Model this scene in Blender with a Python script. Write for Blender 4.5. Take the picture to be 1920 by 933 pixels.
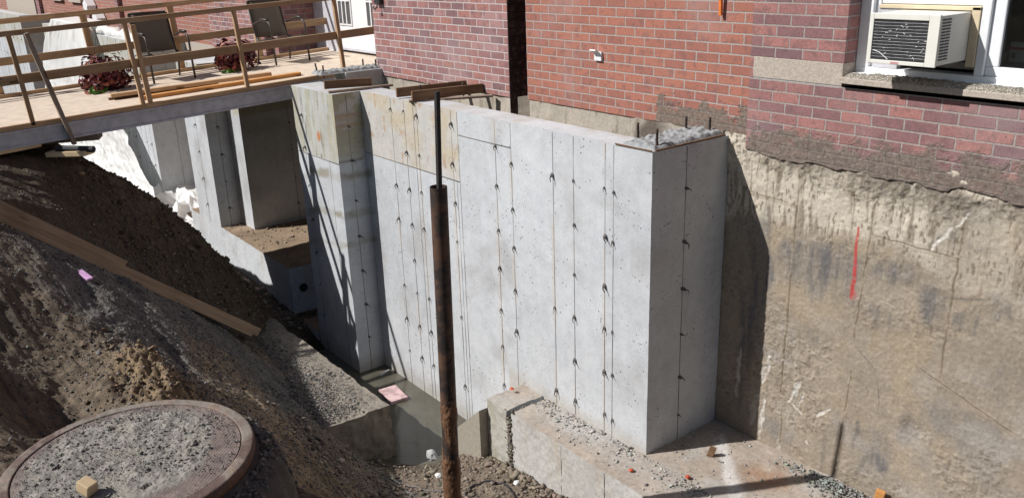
import bpy, math, random
import numpy as np
from mathutils import Matrix, Vector
random.seed(7)
rng = np.random.default_rng(7)
scene = bpy.context.scene
for o in list(bpy.data.objects): bpy.data.objects.remove(o)
COL = scene.collection

# ------------------------------------------------------------------ camera
cam_d = bpy.data.cameras.new('camera'); cam = bpy.data.objects.new('camera', cam_d); COL.objects.link(cam)
yaw, pit, rol = -0.918900035, 0.334989368, -0.034871442
f = np.array([math.sin(yaw)*math.cos(pit), math.cos(yaw)*math.cos(pit), -math.sin(pit)])
r = np.array([math.cos(yaw), -math.sin(yaw), 0]); u = np.cross(r, f)
r2 = r*math.cos(rol)+u*math.sin(rol); u2 = -r*math.sin(rol)+u*math.cos(rol)
cam.matrix_world = Matrix(((r2[0], u2[0], -f[0], 0), (r2[1], u2[1], -f[1], -5.0), (r2[2], u2[2], -f[2], 1.3), (0, 0, 0, 1)))
cam_d.sensor_width = 36; cam_d.lens = 1593.12/1920*36; cam_d.clip_start = .05; cam_d.clip_end = 400
scene.camera = cam
# ------------------------------------------------------------------ sky, sun, exposure
SD = Vector((.42, .82, -.85)).normalized()
world = bpy.data.worlds.new("World"); scene.world = world; world.use_nodes = True
nt = world.node_tree; bg = nt.nodes['Background']; sky = nt.nodes.new('ShaderNodeTexSky')
sky.sky_type = 'NISHITA'; sky.sun_disc = False
sky.sun_elevation = math.asin(-SD.z); sky.sun_rotation = math.atan2(-SD.x, -SD.y)
nt.links.new(sky.outputs[0], bg.inputs[0]); bg.inputs[1].default_value = 0.05
sl = bpy.data.lights.new('sun', 'SUN'); sl.energy = 5.0; sl.angle = math.radians(.53); sl.color = (1, .97, .935)
sun = bpy.data.objects.new('sun', sl); COL.objects.link(sun)
sun.rotation_euler = SD.to_track_quat('-Z', 'Y').to_euler()
sun.location = (-6, -12, 14)
scene.view_settings.view_transform = 'Standard'; scene.view_settings.look = 'None'
scene.view_settings.exposure = 0.03; scene.view_settings.gamma = 1; scene.view_settings.use_curve_mapping = False

# ------------------------------------------------------------------ numpy noise
PERM = rng.integers(0, 1 << 30, 4096)
def _h(i, j, k):
    a = PERM[i & 4095]; b = PERM[(a + j) & 4095]; c = PERM[(b + k) & 4095]
    return (c & 0xFFFFF) / float(0xFFFFF) * 2 - 1
def vnoise(x, y, z=0.0):
    x = np.asarray(x, float); y = np.asarray(y, float) + 0*x; z = np.asarray(z, float) + 0*x
    i = np.floor(x).astype(np.int64); j = np.floor(y).astype(np.int64); k = np.floor(z).astype(np.int64)
    a = x-i; b = y-j; c = z-k
    a = a*a*(3-2*a); b = b*b*(3-2*b); c = c*c*(3-2*c)
    def l(p, q, t): return p+(q-p)*t
    return l(l(l(_h(i, j, k), _h(i+1, j, k), a), l(_h(i, j+1, k), _h(i+1, j+1, k), a), b),
             l(l(_h(i, j, k+1), _h(i+1, j, k+1), a), l(_h(i, j+1, k+1), _h(i+1, j+1, k+1), a), b), c)
def fbm(x, y, z=0.0, o=4, g=.5, ridged=False):
    s = 0; A = 1; t = 0
    for q in range(o):
        n = vnoise(np.asarray(x)*2**q+q*17.3, np.asarray(y)*2**q+q*5.1, np.asarray(z)*2**q+q*9.7)
        if ridged: n = 1-2*abs(n)
        s = s+A*n; t += A; A *= g
    return s/t
def sst(a, b, x):
    t = np.clip((x-a)/(b-a), 0, 1); return t*t*(3-2*t)
def mixc(c, d, m):
    return c*(1-m[..., None])+np.asarray(d, float)*m[..., None]
def segd(px, py, ax, ay, bx, by):
    vx, vy = bx-ax, by-ay; t = np.clip(((px-ax)*vx+(py-ay)*vy)/(vx*vx+vy*vy+1e-9), 0, 1)
    return np.hypot(px-ax-t*vx, py-ay-t*vy), t

# ------------------------------------------------------------------ object helpers
def tag(o, label=None, cat=None, group=None, kind=None):
    if label: o['label'] = label
    if cat: o['category'] = cat
    if group: o['group'] = group
    if kind: o['kind'] = kind
    return o
def parent(o, p):
    if p is not None:
        o.parent = p; o.matrix_parent_inverse = p.matrix_basis.inverted()
    return o
def empty(name, loc, label=None, cat=None, group=None, rz=0):
    o = bpy.data.objects.new(name, None); COL.objects.link(o); o.empty_display_size = .1
    o.location = loc; o.rotation_euler = (0, 0, rz)
    o.matrix_basis = Matrix.Translation(loc) @ Matrix.Rotation(rz, 4, 'Z')
    return tag(o, label, cat, group)
def mesh_obj(name, V, Fc, mat, par=None, col=None, smooth=False, matrix=None):
    me = bpy.data.meshes.new(name)
    V = np.asarray(V, np.float32).reshape(-1, 3)
    if isinstance(Fc, np.ndarray):
        n, k = Fc.shape
        me.vertices.add(len(V)); me.vertices.foreach_set('co', V.ravel())
        me.loops.add(n*k); me.loops.foreach_set('vertex_index', Fc.astype(np.int32).ravel())
        me.polygons.add(n); me.polygons.foreach_set('loop_start', np.arange(0, n*k, k, dtype=np.int32))
        me.polygons.foreach_set('loop_total', np.full(n, k, np.int32))
        me.update(calc_edges=True); me.validate()
    else:
        me.from_pydata(V.tolist(), [], Fc)
    if col is not None:
        ca = me.color_attributes.new('Col', 'FLOAT_COLOR', 'POINT')
        cc = np.ones((len(V), 4), np.float32); cc[:, :3] = np.clip(np.asarray(col, np.float32).reshape(-1, 3), 0, 1)
        ca.data.foreach_set('color', cc.ravel())
    if smooth: me.polygons.foreach_set('use_smooth', np.ones(len(me.polygons), bool))
    me.materials.append(mat)
    o = bpy.data.objects.new(name, me); COL.objects.link(o)
    if matrix is not None: o.matrix_basis = matrix
    return parent(o, par)
def gridF(n, m, off=0):
    i, j = np.meshgrid(np.arange(n-1), np.arange(m-1), indexing='ij')
    a = (i*m+j).ravel()+off
    return np.stack([a, a+m, a+m+1, a+1], 1)
def grid_obj(name, P, mat, par=None, col=None, smooth=True, flip=False):
    n, m = P.shape[:2]; Fc = gridF(n, m)
    if flip: Fc = Fc[:, ::-1]
    return mesh_obj(name, P, Fc, mat, par, col, smooth)
class MB:
    def __init__(s): s.v = []; s.f = []
    def add(s, V, Fc):
        o = len(s.v); s.v += [tuple(map(float, p)) for p in V]; s.f += [tuple(i+o for i in q) for q in Fc]; return s
    def box(s, a, b, M=None):
        x0, y0, z0 = a; x1, y1, z1 = b
        V = [Vector(p) for p in ((x0, y0, z0), (x1, y0, z0), (x1, y1, z0), (x0, y1, z0), (x0, y0, z1), (x1, y0, z1), (x1, y1, z1), (x0, y1, z1))]
        if M is not None: V = [M @ p for p in V]
        return s.add(V, [(0, 3, 2, 1), (4, 5, 6, 7), (0, 1, 5, 4), (1, 2, 6, 5), (2, 3, 7, 6), (3, 0, 4, 7)])
    def tube(s, pts, rad, k=10, cap=True, jit=0):
        pts = [Vector(p) for p in pts]; n = len(pts)
        rad = [rad]*n if not hasattr(rad, '__len__') else rad
        V = []; up = None
        for i, p in enumerate(pts):
            t = (pts[min(i+1, n-1)]-pts[max(i-1, 0)]).normalized()
            if up is None: up = t.orthogonal().normalized()
            a = (up-t*up.dot(t)).normalized(); b = t.cross(a); up = a
            for q in range(k):
                an = 2*math.pi*q/k; rr = rad[i]*(1+random.uniform(-jit, jit)); V.append(p+(a*math.cos(an)+b*math.sin(an))*rr)
        Fc = [(i*k+q, i*k+(q+1) % k, (i+1)*k+(q+1) % k, (i+1)*k+q) for i in range(n-1) for q in range(k)]
        if cap: Fc += [tuple(range(k))[::-1], tuple((n-1)*k+q for q in range(k))]
        return s.add(V, Fc)
    def prism(s, poly, y0, y1, M=None):   # polygon in x,z extruded along y
        n = len(poly); V = [Vector((x, y0, z)) for x, z in poly]+[Vector((x, y1, z)) for x, z in poly]
        if M is not None: V = [M @ p for p in V]
        return s.add(V, [tuple(range(n)), tuple(range(n, 2*n))[::-1]]+[((i+1) % n, i, i+n, (i+1) % n+n) for i in range(n)])
    def build(s, name, mat, par=None, bev=0, smooth=False, matrix=None):
        o = mesh_obj(name, s.v, s.f, mat, par, smooth=smooth, matrix=matrix)
        if bev:
            b = o.modifiers.new('bev', 'BEVEL'); b.width = bev; b.segments = 2; b.limit_method = 'ANGLE'
        return o
def lumber(name, p0, p1, w, h, mat, par=None, up=(0, 0, 1), bev=.004, warp=0):
    """board from p0 to p1; w across, h along up; own local axis along its length"""
    p0 = Vector(p0); p1 = Vector(p1); L = (p1-p0).length; x = (p1-p0).normalized()
    up = Vector(up); z = (up-x*up.dot(x)).normalized(); y = z.cross(x)
    M = Matrix(((x.x, y.x, z.x, p0.x), (x.y, y.y, z.y, p0.y), (x.z, y.z, z.z, p0.z), (0, 0, 0, 1)))
    m = MB(); n = max(1, int(L/.5)); V = []; Fc = []
    for i in range(n+1):
        xx = L*i/n; dz = warp*math.sin(math.pi*i/n)
        for a, b in ((-w/2, -h/2), (w/2, -h/2), (w/2, h/2), (-w/2, h/2)): V.append((xx, a, b+dz))
    for i in range(n):
        for q in range(4): Fc.append((i*4+q, i*4+(q+1) % 4, (i+1)*4+(q+1) % 4, (i+1)*4+q)[::-1])
    Fc += [(0, 1, 2, 3)[::1], tuple(n*4+q for q in range(4))[::-1]]
    Fc[-2] = (0, 1, 2, 3); Fc[-1] = (n*4+3, n*4+2, n*4+1, n*4)
    Fc = [q[::-1] for q in Fc]
    m.v = V; m.f = Fc
    return m.build(name, mat, par, bev, matrix=M)

# ------------------------------------------------------------------ material helpers
class NB:
    def __init__(s, name):
        s.m = bpy.data.materials.new(name); s.m.use_nodes = True; s.t = s.m.node_tree
        s.b = s.t.nodes['Principled BSDF']; s.geo = s.n('ShaderNodeNewGeometry'); s.pos = s.geo.outputs['Position']
        s.tc = s.n('ShaderNodeTexCoord')
    def n(s, k, **kw):
        o = s.t.nodes.new(k)
        for a, b in kw.items(): setattr(o, a, b)
        return o
    def l(s, a, b):
        if isinstance(a, (int, float)): b.default_value = a
        elif isinstance(a, tuple): b.default_value = a if len(a) == 4 or b.type == 'VECTOR' else (*a, 1)
        else: s.t.links.new(a, b)
    def math(s, op, a, b=0, c=0, clamp=False):
        o = s.n('ShaderNodeMath', operation=op, use_clamp=clamp)
        s.l(a, o.inputs[0]); s.l(b, o.inputs[1]); s.l(c, o.inputs[2]); return o.outputs[0]
    def ramp(s, x, a, b, lo=0, hi=1):
        o = s.n('ShaderNodeMapRange', interpolation_type='SMOOTHSTEP'); s.l(x, o.inputs[0])
        for i, v in enumerate((a, b, lo, hi)): s.l(v, o.inputs[i+1])
        return o.outputs[0]
    def mix(s, f, a, b, mode='MIX'):
        o = s.n('ShaderNodeMix', data_type='RGBA', blend_type=mode)
        s.l(f, o.inputs[0]); s.l(a, o.inputs[6]); s.l(b, o.inputs[7]); return o.outputs[2]
    def noise(s, vec, sc, det=4, rough=.55, dist=0):
        o = s.n('ShaderNodeTexNoise'); s.l(vec, o.inputs['Vector']); o.inputs['Scale'].default_value = sc
        o.inputs['Detail'].default_value = det; o.inputs['Roughness'].default_value = rough; o.inputs['Distortion'].default_value = dist
        return o.outputs[0]
    def vor(s, vec, sc, feat='F1'):
        o = s.n('ShaderNodeTexVoronoi', feature=feat); s.l(vec, o.inputs['Vector']); o.inputs['Scale'].default_value = sc
        return o
    def map(s, vec, sc, loc=(0, 0, 0)):
        o = s.n('ShaderNodeMapping'); s.l(vec, o.inputs[0]); o.inputs['Scale'].default_value = sc; o.inputs['Location'].default_value = loc
        return o.outputs[0]
    def attr(s, name='Col'):
        o = s.n('ShaderNodeAttribute', attribute_name=name); return o.outputs[0]
    def bump(s, h, st, dist=.01):
        o = s.n('ShaderNodeBump'); o.inputs['Strength'].default_value = st; o.inputs['Distance'].default_value = dist
        s.l(h, o.inputs['Height']); s.t.links.new(o.outputs[0], s.b.inputs['Normal']); return o
    def out(s, col=None, rough=.8, spec=.3, metal=0):
        if col is not None: s.l(col, s.b.inputs['Base Color'])
        s.l(rough, s.b.inputs['Roughness']); s.b.inputs['Specular IOR Level'].default_value = spec
        s.b.inputs['Metallic'].default_value = metal
        return s.m
def plain(name, c, rough=.6, spec=.4, metal=0, var=.15, sc=20, bs=.1):
    k = NB(name); n = k.noise(k.tc.outputs['Object'], sc, 5)
    col = k.mix(k.ramp(n, .3, .7), tuple(v*(1-var) for v in c), tuple(min(1, v*(1+var)) for v in c))
    k.bump(n, bs, .003); return k.out(col, rough, spec, metal)

def mat_vc(name, rough=.88, gain=.18, sc=60, bumpst=.5, bumpd=.004, pits=0, spec=.2):
    k = NB(name); c = k.attr(); n1 = k.noise(k.pos, sc, 6, .65); n2 = k.noise(k.pos, sc*6, 3, .6)
    n = k.math('MULTIPLY_ADD', n2, .4, k.math('MULTIPLY', n1, .6))
    m = k.ramp(n, .3, .7, 1-gain, 1+gain)
    v = k.n('ShaderNodeVectorMath', operation='SCALE'); k.l(c, v.inputs[0]); k.l(m, v.inputs[3])
    col = v.outputs[0]; h = n
    if pits:
        dd = None
        for sc_, thr, pr, ma, mb, off in ((42, .20, .60, .40, .62, 0), (95, .22, .62, .42, .60, 7), (210, .26, .5, .40, .65, 3)):
            vo = k.vor(k.map(k.pos, (1, 1, .8), (off, 1, off)), sc_); sp = k.n('ShaderNodeSeparateColor'); k.l(vo.outputs['Color'], sp.inputs[0])
            clump = k.ramp(k.noise(k.map(k.pos, (1, 1, 1), (off, 2, off*2)), 4.5, 4, .6), ma, mb, .05, 1)
            q = k.math('LESS_THAN', vo.outputs['Distance'], k.math('MULTIPLY', k.math('MULTIPLY', sp.outputs[1], thr*1.4), clump))
            q = k.math('MULTIPLY', q, k.math('GREATER_THAN', sp.outputs[0], pr))
            dd = q if dd is None else k.math('MAXIMUM', dd, q)
        col = k.mix(k.math('MULTIPLY', dd, pits), col, (.10, .10, .10))
        h = k.math('SUBTRACT', n, k.math('MULTIPLY', dd, 1.2))
    k.bump(h, bumpst, bumpd); return k.out(col, rough, spec)
def mat_brick(name, cols, mortar, mud=None, u0=0.0):
    k = NB(name); sx = k.n('ShaderNodeSeparateXYZ'); 
    wob = k.n('ShaderNodeVectorMath', operation='MULTIPLY_ADD')
    nz = k.n('ShaderNodeTexNoise'); k.l(k.pos, nz.inputs['Vector']); nz.inputs['Scale'].default_value = 28; nz.inputs['Detail'].default_value = 4
    k.l(nz.outputs[1], wob.inputs[0]); wob.inputs[1].default_value = (.006, .006, .006); k.l(k.pos, wob.inputs[2])
    k.l(wob.outputs[0], sx.inputs[0]); X, Y, Z = sx.outputs
    u = k.math('ADD', k.math('ADD', X, Y), 60+u0)
    rowf = k.math('DIVIDE', k.math('ADD', Z, 72.5-.0625), .0725); row = k.math('FLOOR', rowf)
    uu = k.math('ADD', k.math('DIVIDE', u, .2105), k.math('MULTIPLY', k.math('MODULO', row, 2), .5)); colf = k.math('FLOOR', uu)
    fv = k.math('FRACT', rowf); fu = k.math('FRACT', uu)
    dv = k.math('MULTIPLY', k.math('MINIMUM', fv, k.math('SUBTRACT', 1, fv)), .0725)
    du = k.math('MULTIPLY', k.math('MINIMUM', fu, k.math('SUBTRACT', 1, fu)), .2105)
    d = k.math('MINIMUM', dv, du)
    mort = k.ramp(d, .0045, .0062, 1, 0)
    cv = k.n('ShaderNodeCombineXYZ'); k.l(colf, cv.inputs[0]); k.l(row, cv.inputs[1])
    wn = k.n('ShaderNodeTexWhiteNoise', noise_dimensions='2D'); k.l(cv.outputs[0], wn.inputs['Vector'])
    cr = k.n('ShaderNodeValToRGB'); k.l(wn.outputs[0], cr.inputs[0]); e = cr.color_ramp; e.interpolation = 'CONSTANT'
    for i, c in enumerate(cols):
        el = e.elements[i] if i < 2 else e.elements.new(i/len(cols)); el.position = i/len(cols); el.color = (*c, 1)
    n1 = k.noise(k.pos, 55, 5, .7); n2 = k.noise(k.pos, 1.3, 3)
    fine = k.noise(k.pos, 190, 2, .5)
    bc = k.mix(k.ramp(n1, .3, .75), cr.outputs[0], (.13, .07, .065), 'MIX')
    bc = k.mix(.35, cr.outputs[0], bc)
    bc = k.mix(k.ramp(fine, .38, .31, 0, .8), bc, (.05, .035, .035))
    bl = k.noise(k.pos, 16, 4, .6); bc = k.mix(k.ramp(bl, .48, .68, 0, .55), bc, (.16, .10, .10))
    bc = k.mix(k.ramp(fine, .68, .74, 0, .5), bc, (.5, .4, .36))
    bc = k.mix(k.ramp(n2, .5, .75, 0, .35), bc, (.42, .33, .33))
    mc = k.mix(k.ramp(n1, .3, .7), mortar, tuple(v*.72 for v in mortar))
    col = k.mix(mort, bc, mc)
    h = k.math('ADD', k.math('MULTIPLY', mort, -1.0), k.math('MULTIPLY', n1, .45))
    if mud:
        nm = k.noise(k.pos, 5.5, 6, .68); mm = None
        nm2 = k.math('MULTIPLY_ADD', k.noise(k.pos, 30, 4, .7), .07, k.math('MULTIPLY', nm, .62))
        for (x0, x1, x2, x3, zt, w) in mud:
            th = k.math('ADD', zt-.32, nm2)
            xa = k.math('MULTIPLY', k.ramp(X, x0, x1), k.ramp(X, x2, x3, 1, 0))
            th = k.math('SUBTRACT', th, k.math('MULTIPLY', k.math('SUBTRACT', 1, xa), .6))
            q = k.ramp(k.math('SUBTRACT', th, Z), 0, w)
            mm = q if mm is None else k.math('MAXIMUM', mm, q)
        mm = k.math('MULTIPLY', mm, .86)
        mudc = k.mix(k.ramp(k.noise(k.pos, 35, 5, .7), .3, .7), (.12, .102, .085), (.25, .215, .18))
        col = k.mix(mm, col, mudc)
        h = k.math('ADD', h, k.math('MULTIPLY', mm, k.math('MULTIPLY_ADD', k.noise(k.pos, 45, 5, .7), 2.2, .8)))
    k.bump(h, .8, .006); return k.out(col, .9, .15)
def mat_wood(name, c1, c2, rough=.75, knot=(.12, .06, .025)):
    k = NB(name); v = k.map(k.tc.outputs['Object'], (1.2, 26, 26)); rnd = k.n('ShaderNodeObjectInfo').outputs['Random']
    ad = k.n('ShaderNodeVectorMath', operation='ADD'); k.l(v, ad.inputs[0])
    cv = k.n('ShaderNodeCombineXYZ'); k.l(k.math('MULTIPLY', rnd, 50), cv.inputs[0]); k.l(k.math('MULTIPLY', rnd, 37), cv.inputs[2]); k.l(cv.outputs[0], ad.inputs[1])
    n = k.noise(ad.outputs[0], 1.5, 6, .6, .4); n2 = k.noise(k.tc.outputs['Object'], 2.5, 3)
    col = k.mix(k.ramp(n, .3, .7), c1, c2); col = k.mix(k.ramp(n2, .45, .8, 0, .6), col, tuple(a*.62 for a in c1))
    kv = k.vor(k.map(k.tc.outputs['Object'], (3.2, 9, 9)), 1.0)
    col = k.mix(k.ramp(kv.outputs['Distance'], .10, .2, .85, 0), col, knot)
    hs = k.n('ShaderNodeHueSaturation'); k.l(k.math('MULTIPLY_ADD', rnd, .35, .82), hs.inputs['Value']); k.l(col, hs.inputs['Color'])
    k.bump(n, .3, .003); return k.out(hs.outputs[0], rough, .2)

M = {}
M['conc'] = mat_vc('concrete_cast', .85, .09, 11, .3, .003, pits=.85)
M['conc_old'] = mat_vc('concrete_old', .9, .22, 30, .8, .006)
M['mud'] = mat_vc('foundation_mud', .95, .2, 45, .8, .006)
M['soil'] = mat_vc('soil', .97, .3, 40, 1.0, .012)
M['stone'] = mat_vc('stone', .9, .2, 80, .4, .002)
PUR = [(.35, .175, .165), (.27, .145, .15), (.40, .19, .175), (.30, .16, .16), (.23, .135, .145), (.42, .20, .18), (.36, .18, .17), (.29, .155, .16)]
RED = [(.40, .165, .118), (.44, .185, .132), (.37, .155, .118), (.42, .18, .132), (.45, .185, .13), (.375, .16, .122)]
PNK = [(.43, .25, .24), (.36, .185, .175), (.30, .165, .165), (.40, .20, .185), (.33, .17, .165), (.25, .15, .155), (.42, .20, .17), (.37, .18, .16)]
M['brick_mid'] = mat_brick('brick_red', RED, (.46, .395, .365), mud=[(-5.05, -4.3, -3.6, -3.5, .165, .05), (-4.75, -4.55, -4.45, -4.2, .20, .05)])
M['brick_pier'] = mat_brick('brick_purple', PUR, (.40, .345, .325), mud=[(-3.9, -3.6, 2, 3, .125, .11)], u0=.06)
M['brick_pink'] = mat_brick('brick_pink', PNK, (.60, .53, .52))
M['wood'] = mat_wood('wood_fresh', (.38, .245, .14), (.52, .36, .22))
M['wood_slope'] = mat_wood('wood_dusty', (.25, .175, .115), (.37, .27, .19))
M['wood_gray'] = mat_wood('wood_weathered', (.26, .20, .16), (.36, .29, .23))
M['wood_orange'] = mat_wood('wood_orange', (.50, .22, .07), (.62, .33, .12))
M['wood_dark'] = mat_wood('wood_form', (.14, .085, .05), (.24, .15, .09))
M['wood_pale'] = mat_wood('wood_pale', (.60, .44, .25), (.72, .56, .36))
M['ply'] = plain('plywood', (.62, .52, .42), .8, .2, var=.10, sc=9)
M['white'] = plain('white_paint', (.78, .79, .80), .4, .5, var=.04)
M['beam'] = plain('beam_paint', (.52, .52, .56), .5, .4, var=.12, sc=14)
M['pvc'] = plain('window_vinyl', (.80, .82, .84), .35, .5, var=.03)
M['accream'] = plain('ac_enamel', (.74, .73, .67), .45, .5, var=.04, sc=8)
M['cream'] = plain('cream_panel', (.66, .55, .38), .6, .3, var=.05)
M['black'] = plain('black_metal', (.03, .03, .033), .5, .5, var=.3)
M['grille'] = plain('coil_fins', (.045, .045, .048), .5, .5, metal=.4, var=.4, sc=120)
M['chrome'] = plain('bare_fin', (.30, .31, .33), .5, .4, metal=.3, var=.3)
M['bronze'] = plain('chair_frame', (.05, .035, .028), .45, .5, var=.2)
M['sling'] = plain('sling_fabric', (.17, .145, .115), .9, .1, var=.12, sc=220, bs=.4)
M['rubber'] = plain('black_rubber', (.025, .025, .028), .6, .4)
M['pink'] = plain('pink_foam', (.52, .37, .37), .9, .1, var=.3, sc=14)
M['mauve'] = plain('mauve_foam', (.55, .33, .55), .9, .1, var=.12)
M['redchip'] = plain('red_chip', (.50, .10, .05), .8, .2)
M['paper'] = plain('white_scrap', (.8, .8, .78), .6, .3, var=.05)
M['cablegray'] = plain('cable_gray', (.17, .17, .17), .6, .4)
M['graygrip'] = plain('gray_scrap', (.42, .42, .42), .7, .3)
M['leaf_red'] = plain('leaf_red', (.10, .014, .02), .5, .4, var=.55, sc=18)
M['leaf_rust'] = plain('leaf_rust', (.20, .05, .03), .5, .4, var=.4, sc=18)
M['leaf_green'] = plain('leaf_green', (.09, .22, .03), .5, .4, var=.35, sc=18)
M['orange'] = plain('orange_paint', (.75, .20, .04), .5, .4)
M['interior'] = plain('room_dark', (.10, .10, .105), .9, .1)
M['cardboard'] = plain('carton_white', (.75, .75, .74), .6, .3, var=.04)
M['magenta'] = plain('carton_band', (.62, .05, .14), .6, .3, var=.04)
M['brick_shade'] = mat_brick('brick_painted_shade', [(.02, .014, .014), (.028, .018, .018), (.016, .012, .012)], (.035, .03, .03))  # near-black brick, the slot's shade put into its colour
def rust_mat(name, a, b, c, sc):
    k = NB(name); n = k.noise(k.tc.outputs['Object'], sc, 6, .65); n2 = k.noise(k.tc.outputs['Object'], sc*.25, 3)
    col = k.mix(k.ramp(n, .4, .62), a, b); col = k.mix(k.ramp(n2, .5, .66, 0, .9), col, c)
    k.bump(n, .6, .003); return k.out(col, .7, .4, .15)
M['rust'] = rust_mat('rusty_steel', (.035, .028, .026), (.075, .048, .036), (.13, .07, .045), 22)
M['rust_heavy'] = rust_mat('rust_scale', (.13, .068, .038), (.22, .115, .06), (.07, .042, .03), 40)
M['iron'] = rust_mat('cast_iron', (.10, .072, .062), (.165, .125, .112), (.26, .20, .155), 14)
M['pipeshaft'] = rust_mat('dark_steel', (.02, .02, .022), (.045, .038, .034), (.03, .03, .034), 30)
k = NB('plastic_film'); n = k.noise(k.pos, 8, 5)
k.bump(n, .35, .02); M['film'] = k.out((.9, .9, .885), .3, .5); k.b.inputs['Transmission Weight'].default_value = .0; k.b.inputs['Subsurface Weight'].default_value = 0
tr = k.n('ShaderNodeBsdfTranslucent'); tr.inputs[0].default_value = (.85, .85, .82, 1); mx = k.n('ShaderNodeMixShader'); mx.inputs[0].default_value = .14
k.t.links.new(k.b.outputs[0], mx.inputs[1]); k.t.links.new(tr.outputs[0], mx.inputs[2]); k.t.links.new(mx.outputs[0], k.t.nodes['Material Output'].inputs[0])
k = NB('muddy_water'); n = k.noise(k.pos, 3, 3); k.bump(k.noise(k.pos, 30, 2), .05, .01)
M['water'] = k.out(k.mix(k.ramp(n, .35, .7), (.085, .08, .06), (.12, .112, .088)), .12, .5)
k = NB('pane_glass'); gl = k.n('ShaderNodeBsdfGlossy'); gl.inputs['Roughness'].default_value = .02; tb = k.n('ShaderNodeBsdfTransparent'); tb.inputs[0].default_value = (.8, .84, .83, 1)
fr = k.n('ShaderNodeFresnel'); fr.inputs[0].default_value = 1.5; mx = k.n('ShaderNodeMixShader')
k.t.links.new(fr.outputs[0], mx.inputs[0]); k.t.links.new(tb.outputs[0], mx.inputs[1]); k.t.links.new(gl.outputs[0], mx.inputs[2])
k.t.links.new(mx.outputs[0], k.t.nodes['Material Output'].inputs[0]); M['glass'] = k.m
k = NB('rough_aggregate'); vo = k.vor(k.pos, 130); cc = k.n('ShaderNodeSeparateColor'); k.l(vo.outputs['Color'], cc.inputs[0])
col = k.mix(cc.outputs[0], (.30, .27, .22), (.62, .58, .50)); col = k.mix(k.ramp(vo.outputs['Distance'], .35, .6), col, (.2, .18, .15))
k.bump(k.math('SUBTRACT', 1, vo.outputs['Distance']), .8, .008); M['aggregate'] = k.out(col, .9, .2)
k = NB('stone_band'); n = k.noise(k.pos, 60, 6, .7); k.bump(n, .6, .005)
M['stoneband'] = k.out(k.mix(k.ramp(n, .3, .7), (.36, .31, .26), (.52, .46, .40)), .9, .2)

# ================================================================== STRUCTURE: ground
XS = [3, -2.0, -3.1, -4.0, -4.8, -5.4, -6.2, -7.6, -8.5, -9.5, -11, -13, -60]
YS = [-30, -5.4, -5.0, -4.6, -4.2, -3.8, -3.4, -3.0, -2.6, -2.3, -2.0, -1.7, -1.4, -1.1, 1.5]
ZT = np.array([
 [-.35, -.45, -.55, -.65, -.85, -1.1, -1.6, -2.1, -2.5, -2.75, -2.85, -2.85, -2.85, -2.85, -2.85],
 [-.35, -.45, -.60, -.75, -.95, -1.15, -1.6, -2.15, -2.55, -2.78, -2.85, -2.85, -2.85, -2.85, -2.85],
 [-.35, -.50, -.68, -.80, -.88, -1.00, -1.5, -2.1, -2.55, -2.78, -2.85, -2.85, -2.85, -2.85, -2.85],
 [-.35, -.45, -.68, -.90, -1.10, -1.38, -1.85, -2.2, -2.6, -2.80, -2.85, -2.85, -2.84, -2.85, -2.85],
 [-.35, -.45, -.72, -1.00, -1.20, -1.45, -1.88, -2.2, -2.55, -2.78, -2.87, -2.87, -2.87, -2.87, -2.87],
 [-.35, -.45, -.75, -1.08, -1.22, -1.42, -1.74, -2.12, -2.54, -2.82, -2.95, -2.97, -2.95, -2.93, -2.93],
 [-.35, -.45, -.75, -1.05, -1.22, -1.40, -1.65, -1.98, -2.38, -2.75, -3.08, -3.2, -3.3, -3.3, -3.3],
 [-.35, -.36, -.40, -.50, -.72, -1.05, -1.42, -1.85, -2.25, -2.52, -2.8, -3.25, -3.35, -3.35, -3.35],
 [-.35, -.35, -.36, -.40, -.52, -.78, -1.20, -1.68, -2.12, -2.47, -2.68, -2.95, -3.22, -3.28, -3.28],
 [-.35, -.35, -.35, -.35, -.38, -.42, -.54, -.80, -1.15, -1.52, -1.95, -2.4, -2.85, -3.0, -3.0],
 [-.35, -.35, -.35, -.35, -.36, -.38, -.46, -.85, -1.38, -1.78, -2.2, -2.55, -2.88, -2.92, -2.92],
 [-.35, -.35, -.35, -.36, -.38, -.40, -.60, -1.0, -1.5, -1.9, -2.3, -2.65, -2.9, -2.92, -2.92],
 [-.35, -.35, -.35, -.36, -.38, -.40, -.60, -1.0, -1.5, -1.9, -2.3, -2.65, -2.9, -2.92, -2.92]], float)
def catmull(tab, ys, y):
    i = np.clip(np.searchsorted(ys, y)-1, 0, len(ys)-2); t = (y-ys[i])/(ys[i+1]-ys[i]); t = np.clip(t, 0, 1)
    return i, t*.6+.4*(t*t*(3-2*t))
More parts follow.
